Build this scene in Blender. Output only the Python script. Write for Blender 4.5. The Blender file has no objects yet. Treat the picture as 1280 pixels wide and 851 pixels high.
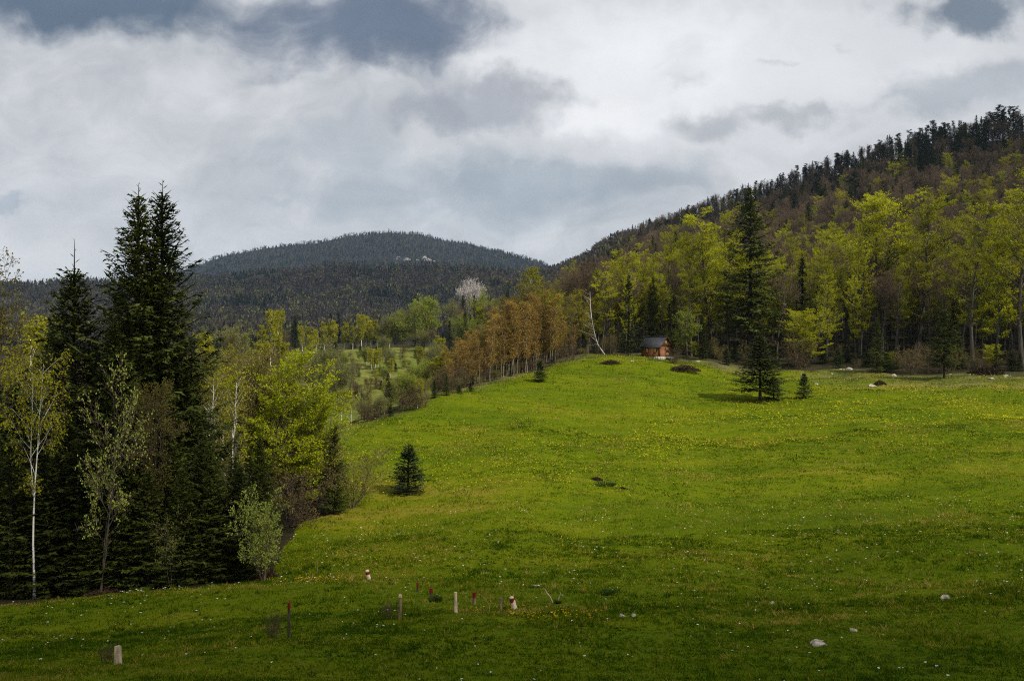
import bpy, math, random
import numpy as np

scene = bpy.context.scene
COL = scene.collection
F = 1108.0            # focal length in photo pixels
U0, V0 = 640.0, 440.0
PI = math.pi

# ------------------------------------------------------------------ helpers
def clean(o):
    COL.objects.link(o)
    return o

def make_mesh(name, verts, quads=None, tris=None, mats=(), qmat=None, tmat=None, smooth=False, attrs=None):
    me = bpy.data.meshes.new(name)
    verts = np.asarray(verts, dtype=np.float32).reshape(-1, 3)
    quads = np.zeros((0, 4), np.int32) if quads is None else np.asarray(quads, np.int32).reshape(-1, 4)
    tris = np.zeros((0, 3), np.int32) if tris is None else np.asarray(tris, np.int32).reshape(-1, 3)
    nq, nt = len(quads), len(tris)
    me.vertices.add(len(verts))
    me.vertices.foreach_set('co', verts.ravel())
    loops = np.concatenate([quads.ravel(), tris.ravel()]).astype(np.int32)
    me.loops.add(len(loops))
    me.loops.foreach_set('vertex_index', loops)
    starts = np.concatenate([np.arange(nq) * 4, nq * 4 + np.arange(nt) * 3]).astype(np.int32)
    me.polygons.add(nq + nt)
    me.polygons.foreach_set('loop_start', starts)
    mi = np.zeros(nq + nt, np.int32)
    if qmat is not None: mi[:nq] = qmat
    if tmat is not None: mi[nq:] = tmat
    me.polygons.foreach_set('material_index', mi)
    if smooth:
        me.polygons.foreach_set('use_smooth', np.ones(nq + nt, bool))
    for m in mats: me.materials.append(m)
    if attrs:
        for k, arr in attrs.items():
            a = me.attributes.new(k, 'FLOAT', 'POINT')
            a.data.foreach_set('value', np.asarray(arr, np.float32))
    me.update(calc_edges=True)
    me.validate()
    return me

class VF:
    """collects quads and triangles of one mesh"""
    def __init__(s): s.v = []; s.q = []; s.t = []; s.n = 0; s.a = []
    def add(s, v, q=None, t=None, tint=0.5):
        v = np.asarray(v, np.float64).reshape(-1, 3)
        s.v.append(v)
        if q is not None and len(q): s.q.append(np.asarray(q).reshape(-1, 4) + s.n)
        if t is not None and len(t): s.t.append(np.asarray(t).reshape(-1, 3) + s.n)
        s.a.append(np.broadcast_to(np.asarray(tint, np.float64), (len(v),)) if np.ndim(tint) == 0 else np.asarray(tint))
        s.n += len(v)
    def arrays(s):
        v = np.concatenate(s.v) if s.v else np.zeros((0, 3))
        q = np.concatenate(s.q) if s.q else np.zeros((0, 4), int)
        t = np.concatenate(s.t) if s.t else np.zeros((0, 3), int)
        a = np.concatenate(s.a) if s.a else np.zeros(0)
        return v, q, t, a
    def mesh(s, name, mats, smooth=False):
        v, q, t, a = s.arrays()
        return make_mesh(name, v, q, t, mats, smooth=smooth, attrs={'tint': a})

def nrm(a): return a / np.maximum(np.linalg.norm(a, axis=-1, keepdims=True), 1e-9)

def prisms(vf, p0, p1, r0, r1, k=3, tint=0.5):
    p0 = np.asarray(p0, float).reshape(-1, 3); p1 = np.asarray(p1, float).reshape(-1, 3)
    n = len(p0)
    if not n: return
    r0 = np.broadcast_to(r0, (n,)); r1 = np.broadcast_to(r1, (n,))
    d = nrm(p1 - p0)
    ref = np.where(np.abs(d[:, 2:3]) < 0.9, np.array([[0, 0, 1.0]]), np.array([[1.0, 0, 0]]))
    a = nrm(np.cross(d, ref)); b = np.cross(d, a)
    th = np.arange(k) * 2 * PI / k
    ring = a[:, None, :] * np.cos(th)[None, :, None] + b[:, None, :] * np.sin(th)[None, :, None]
    v0 = p0[:, None, :] + ring * r0[:, None, None]
    v1 = p1[:, None, :] + ring * r1[:, None, None]
    v = np.concatenate([v0, v1], axis=1).reshape(-1, 3)
    i = np.arange(k); j = (i + 1) % k
    q = np.stack([i, j, j + k, i + k], 1)[None] + (np.arange(n) * 2 * k)[:, None, None]
    vf.add(v, q.reshape(-1, 4), tint=tint)

def polytubes(vf, pts, rad, k=3, tint=0.5):
    """pts (N,K,3), rad (N,K): continuous tubes"""
    N, K, _ = pts.shape
    if not N: return
    d = np.zeros_like(pts)
    d[:, 1:-1] = pts[:, 2:] - pts[:, :-2]; d[:, 0] = pts[:, 1] - pts[:, 0]; d[:, -1] = pts[:, -1] - pts[:, -2]
    d = nrm(d)
    mean = nrm(pts[:, -1] - pts[:, 0])
    ref = np.where(np.abs(mean[:, 2:3]) < 0.8, np.array([[0, 0, 1.0]]), np.array([[1.0, 0, 0]]))[:, None, :]
    a = nrm(np.cross(d, np.broadcast_to(ref, d.shape))); b = np.cross(d, a)
    th = np.arange(k) * 2 * PI / k
    v = pts[:, :, None, :] + (a[:, :, None, :] * np.cos(th)[None, None, :, None] + b[:, :, None, :] * np.sin(th)[None, None, :, None]) * rad[:, :, None, None]
    i = np.arange(k); j = (i + 1) % k
    base = np.stack([i, j, j + k, i + k], 1)
    q = base[None, None] + (np.arange(K - 1) * k)[None, :, None, None] + (np.arange(N) * K * k)[:, None, None, None]
    vf.add(v.reshape(-1, 3), q.reshape(-1, 4), tint=tint)

def rhombs(vf, c, t, n, L, W, tint=0.5, mid=0.45):
    c = np.asarray(c, float).reshape(-1, 3); N = len(c)
    if not N: return
    t = nrm(t); b = nrm(np.cross(t, n))
    L = np.broadcast_to(L, (N,))[:, None]; W = np.broadcast_to(W, (N,))[:, None]
    v = np.stack([c, c + t * L * mid + b * W * .5, c + t * L, c + t * L * mid - b * W * .5], 1).reshape(-1, 3)
    q = np.arange(4 * N).reshape(N, 4)
    tt = np.repeat(np.broadcast_to(tint, (N,)), 4)
    vf.add(v, q, tint=tt)

def grow(start, dr, ln, rad, K, bend, wob, rng, tip=0.25):
    """polylines: start (N,3), dr (N,3), ln (N), rad (N)"""
    N = len(start)
    pts = np.zeros((N, K + 1, 3)); pts[:, 0] = start
    d = nrm(dr.copy()); bend = np.broadcast_to(bend, (N,))
    for k in range(K):
        d = nrm(d + np.array([0, 0, 1.0])[None] * bend[:, None] / K + rng.normal(0, wob, (N, 3)))
        pts[:, k + 1] = pts[:, k] + d * (ln / K)[:, None]
    s = np.linspace(0, 1, K + 1)
    r = rad[:, None] * (1 - (1 - tip) * s)[None]
    return pts, r

def sprout(pts, rad, m, s0, s1, ang, flat, rng, angj=0.2, side=False):
    """children along polylines: returns start, dir, parent index, s, radius at start"""
    N, K1, _ = pts.shape; K = K1 - 1
    pi = np.repeat(np.arange(N), m)
    s = (np.tile((np.arange(m) + 0.5) / m, N) + rng.uniform(-.5, .5, N * m) / m) * (s1 - s0) + s0
    s = np.clip(s, 0, .999)
    k = np.minimum((s * K).astype(int), K - 1); f = s * K - k
    a = pts[pi, k]; b = pts[pi, k + 1]
    st = a + (b - a) * f[:, None]
    t = nrm(b - a)
    r = rad[pi, k] * (1 - f) + rad[pi, k + 1] * f
    rv = rng.normal(0, 1, (len(pi), 3))
    if side:
        hz = nrm(np.cross(t, np.array([[0, 0, 1.0]])))
        sg = np.where(np.arange(len(pi)) % 2 == 0, 1.0, -1.0)[:, None]
        rv = hz * sg + rng.normal(0, .25, (len(pi), 3))
    p = rv - (rv * t).sum(1, keepdims=True) * t
    p[:, 2] *= (1 - flat); p = nrm(p)
    A = ang + rng.normal(0, angj, len(pi))
    d = nrm(t * np.cos(A)[:, None] + p * np.sin(A)[:, None])
    return st, d, pi, s, r

# smooth pseudo noise for placement and bumps
class SNoise:
    def __init__(s, seed, n=9):
        r = np.random.default_rng(seed)
        th = r.uniform(0, 2 * PI, n); k = r.uniform(.6, 1.9, n)
        s.kx = np.cos(th) * k; s.ky = np.sin(th) * k; s.ph = r.uniform(0, 2 * PI, n); s.n = n
    def __call__(s, x, y, scale):
        x = np.asarray(x, float) * 2 * PI / scale; y = np.asarray(y, float) * 2 * PI / scale
        o = 0
        for a, b, p in zip(s.kx, s.ky, s.ph): o = o + np.sin(a * x + b * y + p)
        return o / math.sqrt(s.n / 2) * .5      # about -1..1

def pchip(xk, yk, x):
    xk = np.asarray(xk, float); yk = np.asarray(yk, float)
    h = np.diff(xk); dl = np.diff(yk) / h
    m = np.zeros_like(yk)
    for i in range(1, len(xk) - 1):
        if dl[i - 1] * dl[i] > 0:
            w1 = 2 * h[i] + h[i - 1]; w2 = h[i] + 2 * h[i - 1]
            m[i] = (w1 + w2) / (w1 / dl[i - 1] + w2 / dl[i])
    m[0] = dl[0]; m[-1] = dl[-1]
    i = np.clip(np.searchsorted(xk, x) - 1, 0, len(xk) - 2)
    t = np.clip((x - xk[i]) / h[i], 0, 1)
    return ((1 + 2 * t) * (1 - t) ** 2 * yk[i] + t * (1 - t) ** 2 * h[i] * m[i] + t * t * (3 - 2 * t) * yk[i + 1] + t * t * (t - 1) * h[i] * m[i + 1])

# ------------------------------------------------------------------ terrain
def near(d): return 440 + F * (1.6 / d + 0.28)
NEAR0 = [(1.0, near(1)), (2.0, near(2)), (5.0, near(5)), (10.0, near(10)), (14.0, near(14))]
COLS = {
 -1600: [(18,851),(26,818),(40,772),(60,720),(100,650),(200,560),(350,480),(600,440),(900,425)],
 -300: [(18,851),(26,815),(36,772),(60,722),(100,650),(200,560),(350,480),(600,440),(900,425)],
 0:   [(18,851),(24,814),(32,778),(38,752),(48,738),(70,700),(100,650),(160,590),(250,520),(350,470),(600,442),(900,425)],
 150: [(18,851),(24,812),(34,762),(42,737),(52,722),(70,690),(100,640),(160,580),(250,510),(330,458),(400,442),(600,440),(900,425)],
 300: [(18,851),(26,792),(36,735),(42,724),(50,706),(60,672),(75,636),(100,590),(150,560),(200,535),(250,500),(320,448),(370,438),(550,438),(900,425)],
 435: [(18,851),(22,812),(28,772),(34,738),(38,727),(42,719),(50,688),(62,640),(80,568),(95,530),(105,530),(140,538),(190,528),(230,505),(280,465),(330,437),(380,432),(550,436),(900,420)],
 560: [(18,851),(22,808),(28,768),(32,755),(38,735),(50,676),(65,618),(85,558),(105,504),(115,489),(130,490),(170,500),(220,495),(280,465),(340,437),(400,432),(550,432),(900,412)],
 640: [(18,850),(22,808),(28,768),(32,752),(38,735),(50,672),(65,612),(85,552),(110,502),(133,470),(150,468),(200,470),(260,462),(350,440),(500,415),(800,385),(1300,362),(1700,350),(2400,356),(3200,345),(4000,318),(4800,330),(7000,390)],
 740: [(18,849),(24,800),(32,748),(42,708),(55,654),(75,590),(100,530),(130,472),(155,443),(170,440),(200,434),(260,415),(350,395),(500,372),(800,345),(1400,318),(1800,325),(3000,345),(5000,380)],
 820: [(18,848),(24,800),(32,748),(42,708),(55,655),(75,593),(100,535),(125,487),(150,450),(165,446),(180,440),(230,412),(300,378),(450,342),(700,312),(1150,290),(1500,300),(2500,340),(4500,390)],
 950: [(18,846),(24,795),(32,745),(42,700),(55,650),(75,590),(100,535),(130,488),(155,463),(180,445),(230,408),(300,365),(450,312),(650,275),(850,254),(1100,262),(1800,300),(4000,380)],
 1100: [(18,844),(24,792),(32,740),(42,692),(55,642),(75,582),(100,527),(130,482),(148,465),(165,448),(210,410),(300,345),(430,270),(560,222),(680,205),(850,212),(1300,260),(3000,340),(6000,400)],
 1280: [(18,840),(24,786),(32,732),(42,682),(55,632),(75,572),(100,517),(130,474),(150,455),(200,413),(300,330),(430,235),(560,174),(700,176),(900,200),(1500,270),(3000,340),(6000,400)],
 1700: [(18,838),(24,780),(32,722),(42,670),(55,615),(75,550),(100,495),(150,420),(250,320),(430,190),(560,150),(800,170),(1500,260),(4000,350)],
 2900: [(18,838),(32,722),(60,600),(100,500),(150,420),(250,320),(450,220),(700,190),(1500,270),(4000,350)],
}
CREST_FAR = [(-1600,380),(-600,400),(0,374),(150,360),(240,337),(262,325),(300,314),(340,311),(400,303),(450,293),(480,290),(530,295),(580,306),(640,318),(690,331),(720,338),(800,350),(1300,380),(2900,380)]
CREST_LOW = [(-1600,340),(-600,345),(0,361),(60,359),(150,357),(240,354),(330,347),(395,341),(452,337),(520,338),(606,344),(680,352),(800,370),(2900,390)]
ULO, UHI, NU = -1600.0, 2900.0, 361
LD = np.linspace(math.log(1.0), math.log(9500.0), 520)
UG = np.linspace(ULO, UHI, NU)

def build_table():
    us = sorted(COLS)
    prof = []
    for u in us:
        key = NEAR0 + COLS[u]
        prof.append(pchip([math.log(d) for d, _ in key], [(V0 - v) / F for _, v in key], np.minimum(LD, math.log(key[-1][0]))))
    prof = np.array(prof)
    T = np.zeros((NU, len(LD)))
    for j in range(len(LD)): T[:, j] = pchip(us, prof[:, j], UG)
    # far hills on the left and in the middle
    cm = pchip(*zip(*CREST_FAR), UG); cl = pchip(*zip(*CREST_LOW), UG)
    for i, u in enumerate(UG):
        wu = np.clip((760 - u) / 130, 0, 1); wu = wu * wu * (3 - 2 * wu)
        if wu <= 0: continue
        key = [(600, 436), (900, 421), (1300, 392), (1800, cl[i]), (2300, cl[i] + 14), (3000, max(cl[i] + 4, cm[i] + 14)), (4000, cm[i]), (4800, cm[i] + 20), (7000, 400), (9500, 415)]
        far = pchip([math.log(d) for d, _ in key], [(V0 - v) / F for _, v in key], np.maximum(LD, math.log(600)))
        w = np.clip((LD - math.log(560)) / (math.log(900) - math.log(560)), 0, 1); w = w * w * (3 - 2 * w) * wu
        T[i] = T[i] * (1 - w) + far * w
    k = np.exp(-np.arange(-6, 7) ** 2 / (2 * 2.0 ** 2)); k /= k.sum()
    P = np.pad(T, ((6, 6), (0, 0)), mode='edge')
    T = sum(k[a] * P[a:a + NU] for a in range(13))
    k = np.array([.25, .5, .25]); P = np.pad(T, ((0, 0), (1, 1)), mode='edge')
    return sum(k[a] * P[:, a:a + len(LD)] for a in range(3))
TAB = build_table()

SN1, SN2, SN3 = SNoise(3), SNoise(8), SNoise(21)
def tz(u, d):
    """terrain height (camera eye at z=0) at photo column u and depth d"""
    u = np.asarray(u, float); d = np.maximum(np.asarray(d, float), 1.0)
    fu = np.clip((u - ULO) / (UHI - ULO) * (NU - 1), 0, NU - 1.001); fd = np.clip((np.log(d) - LD[0]) / (LD[1] - LD[0]), 0, len(LD) - 1.001)
    i = fu.astype(int); j = fd.astype(int); a = fu - i; b = fd - j
    s = (TAB[i, j] * (1 - a) + TAB[i + 1, j] * a) * (1 - b) + (TAB[i, j + 1] * (1 - a) + TAB[i + 1, j + 1] * a) * b
    z = s * d
    x = (u - U0) / F * d
    amp = np.clip(d / 40, .15, 1)
    z = z + SN1(x, d, 2.6) * .05 * amp + SN2(x, d, 7.5) * .10 * amp + SN3(x, d, 21) * .34 * amp
    far = np.clip((d - 200) / 400, 0, 1)
    z = z + far * (SN2(x, d, 130) * 2.5 + SN1(x, d, 320) * 5 * np.clip(d / 1500, 0, 1))
    return z
def ux(u, d): return (u - U0) / F * d
def tzx(x, y):
    y = np.asarray(y, float); x = np.asarray(x, float)
    r = np.hypot(x, y); d = np.maximum(y, r * .35)
    return tz(np.clip(U0 + F * x / np.maximum(d, .01), ULO, UHI), d)
def at(u, d): return (float(ux(u, d)), float(d), float(tz(u, d)))
def d_at(u, v, lo=15., hi=220.):
    """first depth at which the ground in column u shows at photo row v"""
    ds = np.exp(np.linspace(math.log(lo), math.log(hi), 1500))
    vv = V0 - F * tz(np.full_like(ds, u), ds) / ds
    k = np.nonzero(vv <= v)[0]
    return float(ds[k[0]]) if len(k) else float(ds[np.argmin(vv)])

MEND = [(-1600,30),(-300,34),(0,38.5),(150,42),(250,43),(330,44),(350,50),(375,60),(412,63),(424,90),(440,96),(470,101),(560,117),(640,135),(690,148),(740,158),(820,166),(900,156),(1040,150),(1150,140),(1280,135),(1600,112),(2900,90)]
def mend(u): return np.interp(u, *zip(*MEND))

def build_ground(mat):
    th = np.concatenate([np.linspace(-PI, -.85, 50)[:-1], np.linspace(-.85, .85, 760), np.linspace(.85, PI, 50)[1:]])
    r = np.concatenate([[.3], np.exp(np.linspace(math.log(1.2), math.log(9400), 560))])
    T, R = np.meshgrid(th, r, indexing='ij')
    x = R * np.sin(T); y = R * np.cos(T)
    z = tzx(x, y)
    d = np.maximum(y, R * .35); u = np.clip(U0 + F * x / d, ULO, UHI)
    me_ = mend(u) * (1 + .03 * SN1(x, y, 9))
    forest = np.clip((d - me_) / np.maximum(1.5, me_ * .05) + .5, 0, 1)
    # the scrubby clearing on the far side of the little valley
    cl = np.clip((u - 335) / 40, 0, 1) * np.clip((655 - u) / 30, 0, 1) * np.clip((d - 150) / 40, 0, 1) * np.clip((350 - d) / 18, 0, 1)
    edge = np.clip(1 - np.abs(d - me_) / (me_ * .09), 0, 1)
    dry = np.clip((u - 980) / 60, 0, 1) * np.clip(1 - np.abs(d - me_ + 5) / 14, 0, 1) + .9 * np.clip((u - 405) / 30, 0, 1) * np.clip((990 - u) / 60, 0, 1) * np.clip(1.3 - np.abs(d - me_ - 1.5) / 8, 0, 1)
    n, m = T.shape
    i = np.arange(n - 1)[:, None] * m + np.arange(m - 1)[None]
    q = np.stack([i, i + 1, i + m + 1, i + m], -1).reshape(-1, 4)
    v = np.stack([x, y, z], -1).reshape(-1, 3)
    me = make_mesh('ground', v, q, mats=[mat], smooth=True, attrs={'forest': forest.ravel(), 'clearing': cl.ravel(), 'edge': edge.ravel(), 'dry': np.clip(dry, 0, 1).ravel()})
    o = clean(bpy.data.objects.new('ground', me)); o['kind'] = 'structure'
    o['label'] = 'green meadow falling into a valley and rising to wooded hills'
    return o

# ------------------------------------------------------------------ node helpers
def new_mat(name):
    m = bpy.data.materials.new(name); m.use_nodes = True
    nt = m.node_tree; nt.nodes.clear()
    return m, nt
class N:
    def __init__(s, nt): s.nt = nt
    def __call__(s, typ, ins=None, **kw):
        n = s.nt.nodes.new(typ)
        for k, v in kw.items(): setattr(n, k, v)
        if ins:
            for k, v in ins.items():
                sk = n.inputs[k]
                if isinstance(v, bpy.types.NodeSocket): s.nt.links.new(v, sk)
                else: sk.default_value = v
        return n
    def math(s, op, a, b=0.0, c=None, clamp=False):
        d = {0: a, 1: b}
        if c is not None: d[2] = c
        return s('ShaderNodeMath', d, operation=op, use_clamp=clamp).outputs[0]
    def mix(s, f, a, b, blend='MIX'):
        n = s('ShaderNodeMix', {0: f, 6: a, 7: b}, data_type='RGBA', blend_type=blend)
        return n.outputs[2]
    def noise(s, vec, scale, detail=4, rough=.55, dist=0.0):
        return s('ShaderNodeTexNoise', {'Vector': vec, 'Scale': scale, 'Detail': detail, 'Roughness': rough, 'Distortion': dist})
    def ramp(s, f, stops):
        n = s('ShaderNodeValToRGB', {0: f}); cr = n.color_ramp
        while len(cr.elements) < len(stops): cr.elements.new(.5)
        for e, (p, c) in zip(cr.elements, stops): e.position = p; e.color = c if len(c) == 4 else (*c, 1)
        return n.outputs[0]
    def rng(s, f, a, b, c=0., d=1., it='SMOOTHSTEP'):
        return s('ShaderNodeMapRange', {0: f, 1: a, 2: b, 3: c, 4: d}, interpolation_type=it).outputs[0]
def c4(c): return (c[0], c[1], c[2], 1.0)

def leaf_mat(name, ca, cb, trans=.35, rough=.6, objvar=.25, dark=None):
    """ca..cb mixed by leaf tint; every tree a slightly different tone"""
    m, nt = new_mat(name); n = N(nt)
    at_ = n('ShaderNodeAttribute', attribute_name='tint')
    oi = n('ShaderNodeObjectInfo')
    f = n.math('ADD', n.math('MULTIPLY', at_.outputs['Fac'], .7), n.math('MULTIPLY', oi.outputs['Random'], .3), clamp=True)
    col = n.mix(f, c4(ca), c4(cb))
    val = n.math('ADD', n.math('MULTIPLY', oi.outputs['Random'], 2 * objvar), 1 - objvar)
    hsv = n('ShaderNodeHueSaturation', {'Value': val, 'Color': col}).outputs[0]
    d = n('ShaderNodeBsdfPrincipled', {'Base Color': hsv, 'Roughness': rough, 'Specular IOR Level': .08})
    t = n('ShaderNodeBsdfTranslucent', {'Color': hsv})
    mx = n('ShaderNodeMixShader', {0: trans, 1: d.outputs[0], 2: t.outputs[0]})
    o = n('ShaderNodeOutputMaterial', {0: mx.outputs[0]})
    return m

def bark_mat(name, ca, cb, scale=6.0, zs=.35, bump=.3, lo=.4, hi=.62, objvar=.15):
    m, nt = new_mat(name); n = N(nt)
    tc = n('ShaderNodeTexCoord')
    mp = n('ShaderNodeMapping', {'Vector': tc.outputs['Object'], 'Scale': (1, 1, zs)})
    nz = n.noise(mp.outputs[0], scale, 5, .65)
    oi = n('ShaderNodeObjectInfo')
    col = n.mix(n.rng(nz.outputs['Fac'], lo, hi), c4(ca), c4(cb))
    val = n.math('ADD', n.math('MULTIPLY', oi.outputs['Random'], 2 * objvar), 1 - objvar)
    hsv = n('ShaderNodeHueSaturation', {'Value': val, 'Color': col}).outputs[0]
    bp = n('ShaderNodeBump', {'Strength': bump, 'Distance': .03, 'Height': nz.outputs['Fac']})
    d = n('ShaderNodeBsdfPrincipled', {'Base Color': hsv, 'Roughness': .85, 'Normal': bp.outputs[0], 'Specular IOR Level': .2})
    n('ShaderNodeOutputMaterial', {0: d.outputs[0]})
    return m

# ------------------------------------------------------------------ materials
def ground_mat():
    m, nt = new_mat('ground_cover'); n = N(nt)
    g = n('ShaderNodeNewGeometry'); P = g.outputs['Position']
    A = lambda k: n('ShaderNodeAttribute', attribute_name=k).outputs['Fac']
    st = n('ShaderNodeMapping', {'Vector': P, 'Rotation': (0, 0, math.radians(28)), 'Scale': (.35, 1, 1)}).outputs[0]   # mowing direction
    big = n.noise(st, .055, 4, .6).outputs['Fac']
    mid = n.noise(st, .35, 5, .65).outputs['Fac']
    fine = n.noise(P, 2.6, 6, .75).outputs['Fac']
    tiny = n.noise(P, 14., 4, .7).outputs['Fac']
    grass = n.ramp(n.math('ADD', n.math('MULTIPLY', big, .55), n.math('MULTIPLY', mid, .45)),
                   [(.32, (.048, .082, .002)), (.44, (.088, .132, .002)), (.54, (.130, .158, .003)), (.66, (.27, .20, .03))])
    grass = n.mix(n.rng(fine, .52, .72, 0, .55), grass, (.19, .15, .03, 1))
    grass = n.mix(n.rng(fine, .46, .30, 0, .65), grass, (.026, .046, .002, 1))
    grass = n.mix(n.rng(tiny, .50, .70, 0, .35), grass, (.16, .15, .015, 1))
    dryc = n.ramp(n.math('ADD', n.math('MULTIPLY', fine, .6), n.math('MULTIPLY', mid, .4)), [(.36, (.045, .06, .012)), (.5, (.12, .115, .04)), (.66, (.26, .22, .13))])
    grass = n.mix(n.math('MULTIPLY', A('dry'), .75), grass, dryc)
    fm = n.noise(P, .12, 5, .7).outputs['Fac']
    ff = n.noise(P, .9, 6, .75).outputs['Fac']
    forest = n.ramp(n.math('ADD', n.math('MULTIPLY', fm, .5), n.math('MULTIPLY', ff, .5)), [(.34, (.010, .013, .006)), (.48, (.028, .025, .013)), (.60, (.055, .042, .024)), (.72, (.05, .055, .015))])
    cf = n.noise(P, .16, 5, .65).outputs['Fac']
    clr = n.ramp(n.math('ADD', n.math('MULTIPLY', cf, .5), n.math('MULTIPLY', ff, .5)), [(.30, (.035, .055, .008)), (.42, (.090, .118, .018)), (.54, (.16, .17, .035)), (.7, (.30, .26, .10))])
    forest = n.mix(A('clearing'), forest, clr)
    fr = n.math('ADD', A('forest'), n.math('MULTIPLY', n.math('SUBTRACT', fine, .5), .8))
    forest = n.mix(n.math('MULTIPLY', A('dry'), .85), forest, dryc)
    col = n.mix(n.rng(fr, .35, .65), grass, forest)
    h = n.math('ADD', n.math('MULTIPLY', fine, .7), n.math('MULTIPLY', tiny, .3))
    bp = n('ShaderNodeBump', {'Strength': .8, 'Distance': .25, 'Height': h})
    d = n('ShaderNodeBsdfPrincipled', {'Base Color': col, 'Roughness': 1.0, 'Specular IOR Level': .02, 'Normal': bp.outputs[0]})
    n('ShaderNodeOutputMaterial', {0: d.outputs[0]})
    return m

M = {}
M['ground'] = ground_mat()
M['spruce'] = leaf_mat('spruce_needles', (.014, .026, .006), (.098, .112, .018), .15, .55, .2)
M['young_spruce'] = leaf_mat('young_spruce_needles', (.014, .026, .010), (.055, .075, .018), .15, .55, .15)
M['pine'] = leaf_mat('pine_needles', (.012, .018, .007), (.034, .040, .012), .12, .55, .2)
M['beech'] = leaf_mat('fresh_beech_leaves', (.25, .275, .005), (.52, .51, .012), .45, .5, .22)
M['beech_lime'] = leaf_mat('lime_beech_leaves', (.30, .36, .006), (.58, .60, .014), .45, .5, .1)
M['beech_dull'] = leaf_mat('opening_beech_leaves', (.22, .20, .010), (.42, .38, .018), .4, .5, .22)
M['birch'] = leaf_mat('birch_leaves', (.25, .25, .008), (.46, .44, .018), .45, .5, .18)
M['orange'] = leaf_mat('reddish_buds', (.27, .165, .030), (.50, .36, .055), .4, .5, .15)
M['brown_bud'] = leaf_mat('brown_buds', (.11, .075, .040), (.20, .14, .065), .3, .6, .25)
M['pale'] = leaf_mat('pale_leaves', (.28, .34, .05), (.50, .56, .10), .4, .5, .12)
M['green'] = leaf_mat('soft_green_leaves', (.17, .21, .022), (.33, .37, .05), .4, .5, .2)
M['willow'] = leaf_mat('grey_green_leaves', (.14, .155, .035), (.27, .28, .08), .35, .5, .2)
M['olive'] = leaf_mat('olive_buds', (.14, .125, .018), (.27, .235, .035), .35, .5, .2)
M['white'] = leaf_mat('white_blossom', (.55, .50, .47), (.78, .74, .70), .3, .5, .05)
M['dead'] = leaf_mat('dead_leaves', (.06, .042, .018), (.16, .115, .045), .1, .7, .2)
M['bark'] = bark_mat('grey_brown_bark', (.045, .036, .028), (.11, .09, .07))
M['bark_beech'] = bark_mat('grey_beech_bark', (.055, .046, .035), (.115, .10, .08), 3.0)
M['bark_pale'] = bark_mat('pale_sapling_bark', (.14, .115, .08), (.27, .23, .17), 5.0)
M['bark_dark'] = bark_mat('dark_spruce_bark', (.022, .017, .012), (.06, .046, .035))
M['bark_birch'] = bark_mat('white_birch_bark', (.76, .73, .68), (.06, .05, .045), 4.0, 2.2, .2, .60, .68, .06)
M['twig'] = bark_mat('brown_twigs', (.075, .053, .037), (.16, .115, .082), objvar=.3)
M['twig_red'] = bark_mat('reddish_twigs', (.10, .05, .028), (.17, .09, .05), objvar=.2)

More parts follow.
